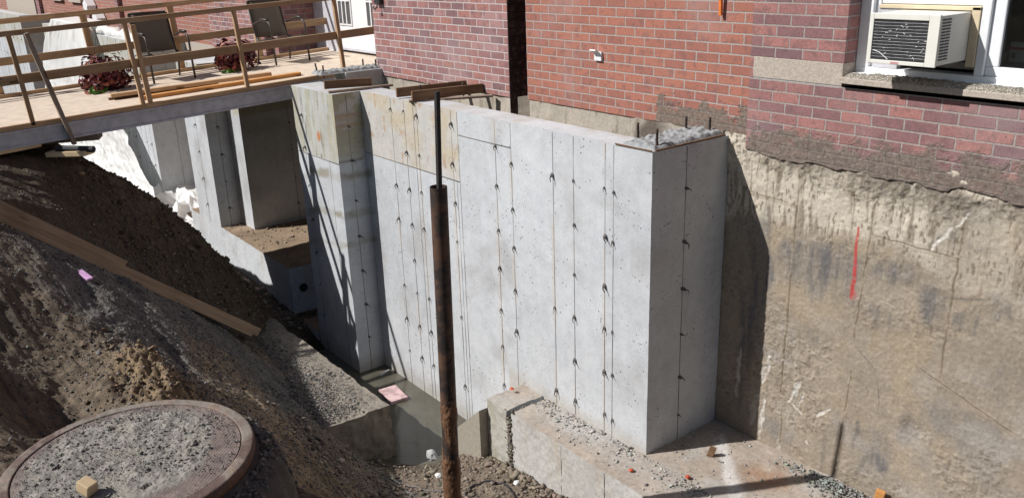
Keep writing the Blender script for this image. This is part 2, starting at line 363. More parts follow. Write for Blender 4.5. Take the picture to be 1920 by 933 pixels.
def ground_h(x, y, fine=True):
    x = np.asarray(x, float); y = np.asarray(y, float)
    xs = np.array(XS[::-1], float); T = ZT[::-1]; ys = np.array(YS, float)
    i, a = catmull(None, xs, x); j, b = catmull(None, ys, y)
    z = (T[i, j]*(1-a)+T[i+1, j]*a)*(1-b)+(T[i, j+1]*(1-a)+T[i+1, j+1]*a)*b
    slope = sst(-.45, -.9, z)*sst(-2.95, -2.6, z)
    big = fbm(x*1.3, y*1.3, 3, 3)*.09*(slope*.9+.1)
    heap = np.exp(-(((x+5.55)/.75)**2+((y+3.80)/.30)**2))
    heap2 = np.exp(-(((x+9.4)/.7)**2+((y+2.5)/.35)**2))
    hol = np.exp(-(((x+5.2)/.7)**2+((y+4.45)/.28)**2))
    z = z+big+heap*.17-hol*.26
    rid = fbm(x*.8-y*.3, y*8-x*1.7, 8, 4, .55, ridged=True)*.03*slope
    z = z+rid
    if fine:
        lum = np.maximum(0, fbm(x*9, y*9, 1, 3, .6))*.05*(.25+2.4*heap+1.2*heap2+.35*slope)+np.maximum(0, fbm(x*24, y*24, 15, 3, .6))*.045*(.15+2.0*heap+1.5*heap2+.25*slope)
        z = z+lum+fbm(x*14, y*14, 5, 4, .6)*.018+fbm(x*60, y*60, 7, 2, .6)*.005
    ddp, tp = segd(x, y, -7.85, -4.6, -8.31, -2.12); zp = -.33-tp*2.16; z = np.where(y < -2.0, np.minimum(z, zp-.05+np.maximum(0, ddp-.18)*np.where(x > -8.0, .45, 1.2)), z)
    # keep the water channel clean, and tuck soil under the manhole riser
    rr = np.hypot(x+3.105, y+4.476); z = np.where(rr < .5, np.minimum(z, -.8), z)
    return z
def ax_grid(a, b, c, smin, k):
    out = [a]
    while out[-1] < b: out.append(out[-1]+max(smin, abs(out[-1]-c)*k))
    return np.array(out)
gx = np.concatenate([-ax_grid(0, 60, 2.2, .0085, .0036)[::-1], np.linspace(.1, 4, 20)])
gy = np.concatenate([[-30, -24, -18, -14, -11, -9, -8], np.linspace(-7.2, -5.4, 20), np.arange(-5.35, -4.9, .02), np.arange(-4.9, -.75, .0095), np.linspace(-.7, 1.5, 8)])
GX, GY = np.meshgrid(gx, gy, indexing='ij'); GZ = ground_h(GX, GY)
def soil_col(x, y, z):
    n = fbm(x*1.7, y*1.7, 2, 4); n2 = fbm(x*8, y*8, 6, 4, .6)
    c = np.zeros(x.shape+(3,))+np.array([.155, .122, .09])
    c = mixc(c, [.11, .093, .075], sst(-.2, .4, n)); c = mixc(c, [.21, .16, .105], sst(.15, .5, n2)*.5)
    grav = np.exp(-(((x+7.0)/1.6)**2+((y+3.2)/1.1)**2)*.9); grav = sst(.35, .6, grav+n*.3)
    c = mixc(c, [.135, .13, .124], grav*.9)
    heap = np.exp(-(((x+5.5)/.7)**2+((y+3.8)/.3)**2)); c = mixc(c, [.24, .175, .11], sst(.3, .7, heap+n2*.2))
    st = np.exp(-(((x+5.6)/1.2)**2+((y+3.05)/.35)**2)); c = mixc(c, [.25, .185, .12], sst(.2, .55, st+n*.4)*.8); rs_ = fbm(x*.8-y*.3, y*9-x*1.9, 18, 4, .6); c = c*(1+.5*rs_*sst(-.6, -1.0, z))[..., None]
    far = sst(-8.8, -9.3, x); c = mixc(c, [.075, .058, .042], sst(-7.9, -8.4, x+.25*n)*.9); c = mixc(c, [.19, .145, .10], sst(-9.0, -9.5, x)*sst(-.1, .3, n2+.2)*.6*sst(-3.6, -3.2, y))  # bank soil darkened in colour to deepen the shade under the deck
    pit = sst(-2.6, -2.8, z)*sst(-6.2, -5.8, x); c = mixc(c, [.20, .16, .125], pit*.8)
    wet = sst(-2.96, -3.12, z); c = c*(1-.45*wet[..., None])
    c = c*(1+.25*vnoise(x*30, y*30)[..., None])
    return c
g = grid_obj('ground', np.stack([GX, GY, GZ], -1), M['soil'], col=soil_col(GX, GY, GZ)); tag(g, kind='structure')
gw = MB(); gw.add([(-8.85, -2.0, -3.16), (-5.6, -2.0, -3.16), (-5.6, -.8, -3.16), (-8.85, -.8, -3.16)], [(0, 1, 2, 3)])
tag(gw.build('water', M['water']), kind='structure')

# ------------------------------------------------------------------ rect based concrete bodies
def rect_patch(p0, U, V, res):
    p0, U, V = map(np.asarray, (p0, U, V)); n = max(2, int(np.linalg.norm(U)/res)+1); m = max(2, int(np.linalg.norm(V)/res)+1)
    a = np.linspace(0, 1, n)[:, None, None]; b = np.linspace(0, 1, m)[None, :, None]
    return (p0+a*U+b*V)
def body(name, rects, colf, mat, par=None, disp=.0022, extra=None):
    Vs = []; Fs = []; Cs = []; off = 0
    for p0, U, V, res in rects:
        P = rect_patch(p0, U, V, res); N = np.cross(U, V); N = N/np.linalg.norm(N)
        if disp:
            P = P+disp*np.stack([fbm(P[..., 0]*4+q*31, P[..., 1]*4+q*7, P[..., 2]*4, 3)+.45*fbm(P[..., 0]*19+q*3, P[..., 1]*19, P[..., 2]*19+q, 3) for q in range(3)], -1)
        n, m = P.shape[:2]; Vs.append(P.reshape(-1, 3)); Fs.append(gridF(n, m, off)); Cs.append(colf(P.reshape(-1, 3), N)); off += n*m
    if extra is not None:
        e, ec = extra; V = np.array(e.v)
        Vs.append(V); Fs.append(np.array(e.f)+off); Cs.append(np.zeros_like(V)+np.array(ec))
    return mesh_obj(name, np.concatenate(Vs), np.concatenate(Fs), mat, par, np.concatenate(Cs))
def box_rects(a, b, res=.05, skip='', fine=None, fres=.012):
    x0, y0, z0 = a; x1, y1, z1 = b; X, Y, Z = x1-x0, y1-y0, z1-z0; R = []
    def r(k): return fres if fine and k in fine else res
    if 'f' not in skip: R.append(((x0, y0, z0), (X, 0, 0), (0, 0, Z), r('f')))     # front -y
    if 'b' not in skip: R.append(((x1, y1, z0), (-X, 0, 0), (0, 0, Z), r('b')))
    if 'r' not in skip: R.append(((x1, y0, z0), (0, Y, 0), (0, 0, Z), r('r')))     # +x
    if 'l' not in skip: R.append(((x0, y1, z0), (0, -Y, 0), (0, 0, Z), r('l')))
    if 't' not in skip: R.append(((x0, y0, z1), (X, 0, 0), (0, Y, 0), r('t')))
    if 'd' not in skip: R.append(((x0, y1, z0), (X, 0, 0), (0, -Y, 0), r('d')))
    return R
PANEL_X = [-9.0, -8.8, -8.22, -8.0, -7.39, -7.137, -6.97, -6.91, -6.33, -6.23, -5.675, -5.46, -4.93, -4.69, -4.345, -4.258, -3.885]
def conc_col(P, N, tint=1.0):
    x, y, z = P.T
    n = fbm(x*1.5, y*1.5, z*1.5, 4); n2 = fbm(x*7, y*7, z*7, 4, .6); st = fbm(x*14+y*14, 0*x, z*1.1, 4)
    c = np.zeros((len(P), 3))+np.array([.52, .54, .562])*tint
    c = c*(1+.13*n+.08*n2+.05*st)[:, None]
    ix = np.searchsorted(PANEL_X, x); c = c*(1+.055*np.sin(ix*12.9898+3))[:, None]
    c = mixc(c, [.36, .35, .34], sst(.1, .55, fbm(x*2.3, z*2.3, y+4, 4))*.5)
    c = mixc(c, [.57, .585, .60], sst(.15, .5, fbm(x*3.1, z*1.6, y+14, 4))*.5)
    if abs(N[1]) > .5:
        for lx in (-7.39, -7.137, -6.91, -6.33, -5.675, -5.46, -4.93, -4.69, -4.345):
            c = mixc(c, [.56, .47, .36], sst(.035, .0, abs(x-lx+.008))*sst(-.1, .6, vnoise(z*2.2, x*0+lx*31))*.45)
    if N[2] > .8:
        c = mixc(c*1.02, [.42, .37, .31], sst(-.1, .4, n2)*.5)
    elif N[2] > -.5:
        a = (z > -.65)&(x < -6.22)&(x > -8.05); s = a*(.35+.5*sst(-.1, .5, fbm(x*4, z*5, 2, 4)))
        c = mixc(c, [.52, .44, .31], s*.95); c = mixc(c, [.42, .27, .16], a*sst(.2, .5, fbm(x*13, z*9, 3, 4))*.7)
        b = (x < -8.0)&(z > -.72); s = b*(.4+.6*sst(-.2, .5, fbm(x*18, z*2.2, 5, 4)))
        c = mixc(c, [.38, .35, .22], s*.7); c = mixc(c, [.17, .15, .11], b*sst(.25, .6, fbm(x*25, z*4, 9, 4))*.8)
        for zz, w in ((-.86, .07), (-1.3, .06), (-1.65, .05)):
            d = abs(z-zz-.05*vnoise(x*3, z*2)-(x+8)*.15); bb = (x < -7.9)&(x > -9.05)
            c = mixc(c, [.27, .24, .17], bb*sst(w, w*.2, d+.05*n2)*(.25+.5*sst(-.2, .4, fbm(x*6, z*6+y*6, zz, 3))))
        d = np.hypot((x+8.42)/.05, (z+.5)/.06); c = mixc(c, [.50, .22, .10], (x < -8.05)*sst(1.2, .6, d+.4*n2))
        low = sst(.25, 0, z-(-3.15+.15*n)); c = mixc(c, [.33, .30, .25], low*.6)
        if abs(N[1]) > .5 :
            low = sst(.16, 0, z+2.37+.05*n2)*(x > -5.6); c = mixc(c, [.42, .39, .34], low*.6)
    return c
def form_lines(m, items):
    for ax, v0, z0, z1, face in items:   # face: ('y', y) lines on -y face at x=v0 ; ('x', x) lines on +x face at y=v0
        if ax == 'x': m.box((v0-.0018, face-.0025, z0), (v0+.0018, face+.001, z1))
        else: m.box((face-.001, v0-.0025, z0), (face+.0035, v0+.0025, z1))
tie_proto = None
def make_tie(par, p, axis):
    """a snapped wire tie with a crumb of grout, sticking out of the wall"""
    global tie_proto
    if tie_proto is None:
        m = MB(); V = []; Fc = []; kk = 6
        for i, (r_, y_) in enumerate(((.013, .001), (.010, -.008), (.005, -.017))):
            for q in range(kk): a = q*math.tau/kk; V.append((r_*math.cos(a)*1.1+i*.003, y_, r_*math.sin(a)*.8-i*.004))
        Fc = [(i*kk+q, i*kk+(q+1) % kk, (i+1)*kk+(q+1) % kk, (i+1)*kk+q) for i in range(2) for q in range(kk)]+[tuple(2*kk+q for q in range(kk))]
        m.add(V, Fc); m.tube([(0, -.01, 0), (.012, -.024, -.012), (.02, -.02, -.034)], [.0035, .003, .002], 5)
        tie_proto = m.build('form_tie', M['tie'], par); o = tie_proto
    else:
        o = tie_proto.copy(); COL.objects.link(o)
    o.parent = par; o.matrix_parent_inverse = par.matrix_basis.inverted()
    s = random.uniform(.75, 1.5)
    o.matrix_basis = Matrix.Translation(p) @ Matrix.Rotation({'y': 0, 'x': math.pi/2}[axis], 4, 'Z') @ Matrix.Rotation(random.uniform(-.4, .4), 4, 'Y') @ Matrix.Scale(s, 4)
    return o
M['tie'] = plain('tie_steel', (.10, .092, .085), .8, .3, var=.4, sc=60)

# ---- near foundation wall (A)
wa = empty('concrete_wall', (-6.4, -.6, -3.3), 'new pale concrete foundation wall with pilaster and tie marks, largest and nearest', 'concrete wall')
R = []
R += box_rects((-8.0, -.81, -3.4), (-3.885, -.56, 0), .03, fine='f', fres=.012, skip='lr')
R += box_rects((-4.19, -.56, -2.6), (-3.885, -.004, -.012), .03, fine='r', fres=.015, skip='f')
R += [((-3.885, -.81, -3.4), (0, .25, 0), (0, 0, 3.4), .015)]
R += box_rects((-9.0, -1.13, -3.4), (-8.0, -.56, -.002), .02, fine='fr', fres=.014)
R += box_rects((-9.06, -.56, -3.4), (-8.78, -.004, .09), .03, skip='')
fl = MB()
form_lines(fl, [('x', x, -3.2 if x < -5.4 else -2.4, -.01, -.81) for x in (-7.39, -7.137, -6.91, -6.33, -6.23, -5.675, -5.46, -4.93, -4.69, -4.345, -4.258)]
           + [('x', -6.97, -3.2, -.01, -.81), ('x', -6.28, -3.2, -.65, -.81), ('x', -8.8, -3.2, -.01, -1.13), ('x', -8.22, -3.2, -.73, -1.13)]
           + [('y', -.46, -2.4, -.02, -3.885), ('y', -.98, -3.2, -.02, -8.0)])
fl.box((-7.99, -.8145, -.652), (-6.235, -.809, -.645)); fl.box((-6.225, -.8145, -.218), (-5.46, -.809, -.212)); fl.box((-8.99, -1.1345, -.735), (-8.005, -1.129, -.728))
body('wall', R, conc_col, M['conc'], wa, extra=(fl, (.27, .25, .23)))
ties = []
for x in (-7.39, -7.137, -6.91, -6.33, -5.675, -5.46, -4.93, -4.69, -4.345, -4.258):
    z = -.34 if x > -5.6 else (-.12 if x < -5.7 else -.21)
    while z > (-2.3 if x > -5.6 else -3.05):
        if random.random() > .08: ties.append(((x+random.uniform(-.006, .006), -.812, z+random.uniform(-.02, .02)), 'y'))
        z -= .375
for z in (-.32, -.72, -1.09, -1.46, -1.82, -2.15): ties.append(((-3.883, -.46, z), 'x'))
for z in (-.3, -.66, -1.1, -1.5, -1.9, -2.3, -2.7): ties.append(((-8.8, -1.132, z), 'y')); ties.append(((-7.998, -.98, z-.05), 'x'))
for p, a in ties[:98]: make_tie(wa, p, a)
# rubble top of the right end: fresh ragged concrete
def ragged(name, x0, x1, y0, y1, z0, amp, mat, par=None, col=(.40, .40, .395), res=.008, seed=0, base=None):
    xs = np.arange(x0, x1+1e-6, res); ys = np.arange(y0, y1+1e-6, res); X, Y = np.meshgrid(xs, ys, indexing='ij')
    e = np.minimum(np.minimum(X-x0, x1-X), np.minimum(Y-y0, y1-Y)); ed = sst(0, .035, e)
    n = fbm(X*28+seed, Y*28, seed, 4, .6); Z = z0+ed*amp*(.7+.9*n)-(1-ed)*.012
    c = np.zeros(X.shape+(3,))+np.array(col); c = c*(1+.35*n)[..., None]
    return grid_obj(name, np.stack([X, Y, Z], -1), mat, par, col=c)
ragged('top_rubble', -4.22, -3.89, -.79, -.03, .004, .032, M['conc_old'], wa, seed=3, col=(.30, .31, .315))
ragged('top_rubble', -9.04, -8.8, -.86, -.02, .10, .03, M['conc_old'], wa, seed=11, col=(.30, .31, .31))
m = MB(); m.box((-3.892, -.78, -.004), (-3.878, -.05, .006)); m.box((-4.24, -.818, -.002), (-3.89, -.810, .007)); m.build('edge_strip', M['wood_dark'], wa)

# rebar stubs (each its own thing)
def rebar(x, y, z, h, lab, tx=0, ty=0):
    m = MB(); n = 9; pts = [(tx*i/n, ty*i/n, -.05+(h+.05)*i/n) for i in range(n+1)]
    m.tube(pts, [.0105 if i % 2 else .0088 for i in range(n+1)], 8)
    return tag(m.build('rebar_stub', M['rust'], smooth=True, matrix=Matrix.Translation((x, y, z))), lab, 'rebar', 'rebar stubs in the wall tops')
for a in ((-4.16, -.665, .03, .11, 'rusty rebar stub in rough concrete at right wall end, front left of four', -.006, 0),
          (-3.95, -.70, .03, .10, 'rusty rebar stub in rough concrete at right wall end, nearest the front corner', 0, 0),
          (-4.16, -.16, .03, .085, 'short rusty rebar stub in rough concrete near the brick, back left of four', 0, 0),
          (-3.98, -.11, .03, .095, 'rusty rebar stub in rough concrete near the brick, back right of four', 0, 0),
          (-9.02, -.78, .1, .10, 'rusty rebar stub leaning on the raised block by the deck, leftmost', -.01, -.02),
          (-8.88, -.78, .1, .085, 'short rusty rebar stub on the raised block by the deck, second from left', 0, 0),
          (-8.99, -.22, .1, .095, 'rusty rebar stub on raised block by the deck, third from left', 0, 0),
          (-8.87, -.12, .1, .09, 'rusty rebar stub on raised block by the deck, nearest the brick', 0, 0),
          (-6.85, -.30, .02, .11, 'thin rebar stub standing between the two short form boards', 0, 0),
          (-7.12, -.62, .02, .10, 'thin rebar stub standing at the front of the form boards on the wall', 0, 0)): rebar(*a)

# ---- form lumber on wall tops
tag(lumber('form_board', (-8.22, -1.10, .07), (-8.13, -.60, .055), .03, .085, M['wood_dark'], bev=.003), 'short brown form board standing on edge on the pilaster top', 'board')
tag(lumber('form_board', (-8.10, -1.12, .012), (-8.0, -.42, .012), .05, .022, M['wood_gray'], bev=.003), 'flat grey strip of wood on the pilaster top edge', 'board')
tag(lumber('form_board', (-7.22, -.83, .06), (-7.10, -.05, .06), .03, .09, M['wood_dark'], bev=.003), 'rear brown board of the pair spanning wall top and brick', 'board')
tag(lumber('form_board', (-6.92, -.84, .06), (-6.80, -.10, .06), .03, .09, M['wood_dark'], bev=.003), 'front brown board of the pair spanning wall top and brick', 'board')
tag(lumber('form_board', (-6.98, -.84, .006), (-6.62, -.12, .006), .07, .02, M['wood_gray'], bev=.003), 'flat weathered strip lying beneath the front form board', 'board')

# ---- wall B and alcove, wall C, wall D
def simple_col(P, N): 
    return conc_col(P, N)
wb = empty('concrete_wall', (-12.3, -.6, -2.4), 'narrow concrete wall with pilaster seen beneath the deck', 'concrete wall')
R = box_rects((-13.03, -1.13, -2.42), (-12.1, -.56, -.01), .04, fine='fr', fres=.025)
R += box_rects((-12.1, -.81, -2.42), (-11.62, -.56, -.01), .04, skip='l')
R += box_rects((-11.85, -.56, -2.42), (-11.62, .62, -.24), .04)
fl = MB(); form_lines(fl, [('x', -12.55, -2.4, -.02, -1.13), ('y', -.97, -2.4, -.02, -12.1), ('y', -.1, -2.4, -.05, -11.62), ('x', -12.0, -2.4, -.02, -.81)])
body('wall', R, simple_col, M['conc'], wb, extra=(fl, (.22, .21, .19)))
for z in (-.5, -.9, -1.3, -1.7, -2.1): make_tie(wb, (-12.55, -1.132, z), 'y'); make_tie(wb, (-12.098, -.97, z), 'x'); make_tie(wb, (-11.618, -.1, z), 'x')
wc = empty('concrete_wall', (-18, -.6, -2.7), 'pale concrete wall partly covered by the white plastic sheet', 'concrete wall')
R = box_rects((-24.5, -.81, -2.95), (-16.1, -.56, .02), .08, fine='f', fres=.05)+box_rects((-16.35, -.56, -2.95), (-16.1, 0, .0), .05)
fl = MB(); form_lines(fl, [('x', x, -2.9, 0, -.81) for x in (-19.6, -19.2, -18.6, -18.2, -17.8, -17.3, -16.9, -16.6, -16.3)]+[('y', -.4, -2.9, -.02, -16.1)])
body('wall', R, simple_col, M['conc'], wc, extra=(fl, (.22, .21, .19)))
for x in (-18.6, -17.8, -17.3, -16.6, -16.3):
    for z in (-.2, -.6, -1.0, -1.4, -1.8, -2.2): make_tie(wc, (x, -.812, z), 'y')
wd = empty('concrete_wall', (-32, -.6, -2.7), 'farthest pale concrete wall with shaded end, beyond the plastic sheet', 'concrete wall')
R = box_rects((-42, -.81, -2.95), (-27.6, -.5, .1), .12)+box_rects((-27.9, -.5, -2.95), (-27.6, 1.2, .1), .08)
fl = MB(); form_lines(fl, [('x', x, -2.9, 0, -.81) for x in np.arange(-40, -27.7, .6)]+[('y', .1, -2.9, 0, -27.6)])
body('wall', R, simple_col, M['conc'], wd, extra=(fl, (.22, .21, .19)))
for x in np.arange(-34, -27.7, .6):
    for z in (-.55, -1.1): make_tie(wd, (x, -.812, z), 'y')

# ---- footings
def foot_col(P, N):
    x, y, z = P.T; n2 = fbm(x*7, y*7, z*7, 4, .6)
    c = conc_col(P, N)
    if N[2] > .8:
        c = np.zeros_like(c)+np.array([.37, .315, .265]); c = c*(1+.3*n2)[:, None]
        nn = fbm(x*2.5, y*2.5, 4, 4)
        c = mixc(c, [.42, .40, .37], sst(.05, .45, nn)*.8)
        c = mixc(c, [.40, .39, .37], sst(.22, .02, abs(y+.95)+.1*n2)*(x > -5.2)*.35)
        c = mixc(c, [.60, .58, .56], (sst(.10, .02, abs(y+.72+(x+3.1)*.9+.04*n2)))*(x > -3.7)*.8)
        c = mixc(c, [.30, .17, .10], sst(.3, .05, np.hypot(x+3.1, (y+.35)*1.4)+.15*n2)*.7)
    else:
        st = fbm(x*11, y*11, z*.8, 4); c = c*(1.02+.05*st)[:, None]
        c = mixc(c, [.42, .30, .17], sst(.2, .6, st)*sst(-2.9, -2.4, z)*.35)
        b = (x > -5.95)&(x < -5.10); c = mixc(c, [.36, .34, .27], b*(.45+.4*sst(-.1, .5, fbm(x*9, z*3, 1, 4))))
        c = mixc(c, [.12, .11, .08], b*sst(.3, .6, fbm(x*12, z*7, 2, 4))*.7)
    return c
fa_ = empty('concrete_footing', (-3.5, -.9, -3), 'wide concrete footing ledge under the near wall, dusty top and pale face', 'footing')
R = box_rects((-5.06, -1.21, -3.2), (1.5, -.003, -2.37), .03, fine='tf', fres=.012)
fl = MB(); form_lines(fl, [('x', -4.42, -3.1, -2.38, -1.21), ('x', -3.93, -3.1, -2.38, -1.21), ('x', -2.9, -3.1, -2.38, -1.21)])
body('ledge', R, foot_col, M['conc_old'], fa_, disp=.009, extra=(fl, (.2, .18, .15)))
R = box_rects((-5.40, -1.215, -3.2), (-5.115, -.812, -2.365), .015); body('end_block', R, foot_col, M['conc_old'], fa_, disp=.016)
# sloping dirt-topped lower piece
xs = np.linspace(-5.98, -5.405, 50); ys = np.linspace(-1.3, -.812, 50); X, Y = np.meshgrid(xs, ys, indexing='ij')
Z = -2.99+(X+5.98)/.575*.5+fbm(X*9, Y*9, 2, 4)*.05-sst(-1.2, -1.3, Y)*.06
grid_obj('dirt_fill', np.stack([X, Y, Z], -1), M['soil'], fa_, col=np.zeros(X.shape+(3,))+np.array([.29, .22, .16]))
m = MB(); m.prism([(-5.98, -3.3), (-5.405, -3.3), (-5.405, -2.46), (-5.98, -2.98)][::-1], -1.30, -.813)
V = np.array(m.v); mesh_obj('end_face', V, m.f, M['conc_old'], fa_, col=np.zeros_like(V)+np.array([.33, .30, .25]))
m = MB(); m.box((-5.11, -1.185, -3.1), (-5.065, -.9, -2.41)); m.build('joint_gap', M['rubber'], fa_)
fb = empty('concrete_footing', (-11.5, -.8, -3), 'stepped concrete footing beneath the deck with brown dusty top', 'footing')
def footb_col(P, N):
    c = foot_col(P, N); x, y, z = P.T
    if N[2] > .8:
        c = np.zeros_like(c)+np.array([.27, .20, .14]); c = c*(1+.35*fbm(x*5, y*5, 2, 4))[:, None]
    return c
body('ledge', box_rects((-13.45, -1.13, -3.3), (-9.72, .6, -2.372), .04, fine='t', fres=.03), footb_col, M['conc_old'], fb, disp=.01)
body('ledge', box_rects((-9.70, -1.14, -3.4), (-9.03, -.2, -3.0), .03), footb_col, M['conc_old'], fb, disp=.008)
body('ledge', box_rects((-24, -.95, -3.4), (-13.47, .0, -2.82), .08), footb_col, M['conc_old'], fb, disp=.01)
m = MB(); m.tube([(-9.73, -.97, -2.66), (-9.705, -.97, -2.66)], .055, 16); m.build('pipe_sleeve', M['rubber'], fb)
# old block on the pit side
def block_col(P, N):
    x, y, z = P.T; n = fbm(x*5, y*5, z*5, 4)
    c = np.zeros((len(P), 3))+(np.array([.25, .22, .185]) if N[2] > .8 else np.array([.25, .22, .18])); return c*(1+.3*n)[:, None]
bk = box_rects((-9.05, -2.75, -3.5), (-6.26, -1.71, -2.62), .02, fine='tfr', fres=.015)
o = body('concrete_block', bk, block_col, M['conc_old'], disp=.028)
tag(o, 'old dirty concrete block strewn with gravel across the water from the wall', 'concrete block')

# ================================================================== BUILDING
bd = empty('brick_building', (-6, .1, 0), 'red and purple brick building above the exposed foundation', 'building')
m = MB(); m.box((-6.225, 0, .0), (-3.72, .25, 4.2)); m.build('brick_wall', M['brick_mid'], bd)
m = MB(); m.box((-6.45, .34, -.7), (-6.15, .4, 4.2)); m.box((-6.24, .25, 0), (-6.225, .34, 4.2)); m.build('slot_back', M['rubber'], bd)
m = MB(); m.box((-6.385, -.088, -.25), (-6.379, .34, 4.2)); m.build('painted_shade_return', M['brick_shade'], bd)  # slot jamb coloured near-black to carry the shade of the recess
m = MB(); m.box((-8.90, -.09, .012), (-6.386, .34, 4.2)); m.build('brick_wall', M['brick_pink'], bd)
# right section with window opening x -3.01..-1.1, z .5..2.2 ; ragged lower edge
def ragwall(x0, x1, z0, z1, y0, y1, par, mat, rag=.0):
    n = int((x1-x0)/.012)+1; xs = np.linspace(x0, x1, n); zb = z0+rag*fbm(xs*6, xs*0, 3, 5, .6)
    V = []; 
    for x, z in zip(xs, zb): V += [(x, y0, z1), (x, y0, z), (x, y1, z)]
    Fc = [(3*i+1, 3*i+4, 3*i+3, 3*i) for i in range(n-1)]+[(3*i+2, 3*i+5, 3*i+4, 3*i+1) for i in range(n-1)]
    return mesh_obj('brick_wall', V, [q[::1] for q in Fc], mat, par)
ragwall(-3.72, 1.2, -.10, .425, -.024, .2, bd, M['brick_pier'], .05)
m = MB(); m.box((-3.72, -.024, .425), (-3.69, .2, .575)); m.box((-3.72, -.024, .575), (-3.01, .25, 4.2)); m.box((-1.05, -.024, .50), (1.2, .25, 4.2)); m.box((-3.01, -.024, 2.0), (-1.05, .25, 4.2))
m.build('brick_wall', M['brick_pier'], bd)
m = MB(); m.box((-3.69, -.027, .432), (-3.012, .2, .572)); m.build('stone_band', M['stoneband'], bd, .003)
m = MB(); m.box((-3.72, -.022, .424), (-3.012, .19, .434)); m.build('mortar_bed', M['graygrip'], bd)
# alcove and the rest of the facade to the left
m = MB(); m.box((-12.15, .0, .0), (-11.90, .86, 4.2)); m.build('brick_wall', M['brick_pier'], bd)
m = MB(); m.box((-14.40, -.09, .0), (-12.15, .16, 4.2)); m.build('brick_wall', M['brick_pink'], bd)
m = MB(); m.box((-28.6, 0, .0), (-14.40, .25, 4.2)); m.box((-45, 0, 0), (-28.6, .25, 4.2)); m.build('brick_wall', M['brick_mid'], bd)
for x0, x1 in ((-20.2, -19.9), (-22.95, -22.65), (-29.0, -28.55)): m = MB(); m.box((x0, -.09, 0), (x1, .1, 4.2)); m.build('brick_pier', M['brick_pier'], bd)
m = MB(); m.box((-34.0, -.12, -.1), (-29.05, .02, 1.4)); m.build('stucco_panel', M['stoneband'], bd)
m = MB(); m.box((-9.10, .16, .012), (-8.90, .86, 4.2)); m.build('brick_wall', M['brick_pink'], bd)
m = MB(); m.box((-11.9, .60, -.3), (-11.2, .66, 4.2)); m.box((-9.98, .60, 2.2), (-8.9, .66, 4.2)); m.box((-11.2, .6, 2.2), (-9.9, .66, 4.2)); m.build('door_frame', M['beam'], bd)
# door
dr = MB(); dr.box((-9.95, .62, .12), (-8.95, .66, 2.2)); dr = dr.build('door', M['white'], bd, .004)
def muntins(x0, x1, z0, z1, y, nx, nz, par):
    m = MB()
    for i in range(1, nx): x = x0+(x1-x0)*i/nx; m.box((x-.012, y-.012, z0), (x+.012, y+.004, z1))
    for i in range(1, nz): z = z0+(z1-z0)*i/nz; m.box((x0, y-.013, z-.012), (x1, y+.003, z+.012))
    return m.build('muntins', M['white'], par)
# two leaf door: a left sidelight leaf and the main leaf
m = MB(); m.box((-11.2, .62, .12), (-9.97, .66, 2.2)); d2 = m.build('door', M['white'], bd, .004)
for (x0, x1, par) in ((-11.12, -10.78, d2), (-10.32, -9.98, d2), (-9.86, -9.4, dr)):
    m = MB(); m.box((x0, .612, .45), (x1, .63, 2.0)); m.build('pane', M['interior'], par)
    muntins(x0, x1, .45, 2.0, .612, 3 if par is not dr else 2, 5, par)
    m = MB(); [m.box(a, b) for a, b in (((x0-.02, .605, .43), (x1+.02, .622, .45)), ((x0-.02, .605, .45), (x0, .622, 2.0)), ((x1, .605, .45), (x1+.02, .622, 2.0)))]; m.build('pane_trim', M['white'], par)
m = MB(); m.tube([(-9.2, .62, .92), (-9.2, .575, .92)], .02, 10); m.tube([(-9.2, .58, .92), (-9.29, .57, .91)], .011, 8); m.build('door_handle', M['chrome'], dr, smooth=True)
m = MB(); m.box((-11.2, .60, .095), (-9.0, .70, .12)); m.build('threshold', M['beam'], bd)
# ceiling/back so no sky leaks through window; room behind the window
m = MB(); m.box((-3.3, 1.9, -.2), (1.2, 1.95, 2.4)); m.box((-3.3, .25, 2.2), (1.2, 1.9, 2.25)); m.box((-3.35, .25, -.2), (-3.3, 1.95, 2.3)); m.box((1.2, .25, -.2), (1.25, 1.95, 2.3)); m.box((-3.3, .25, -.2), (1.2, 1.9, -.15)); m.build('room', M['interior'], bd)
m = MB(); m.box((-2.22, .24, .56), (1.0, .75, .60)); m.box((-2.8, .24, .56), (-2.222, .75, .599)); m.build('inner_sill', M['graygrip'], bd)
# roof slab far above frame, closing the building
m = MB(); m.box((-45.2, -.3, 4.2), (1.4, 5, 4.4)); m.box((-45, 4.8, 0), (1.2, 5, 4.2)); m.box((1.2, 1.95, -.3), (1.25, 5, 4.2)); m.build('roof', M['stoneband'], bd)

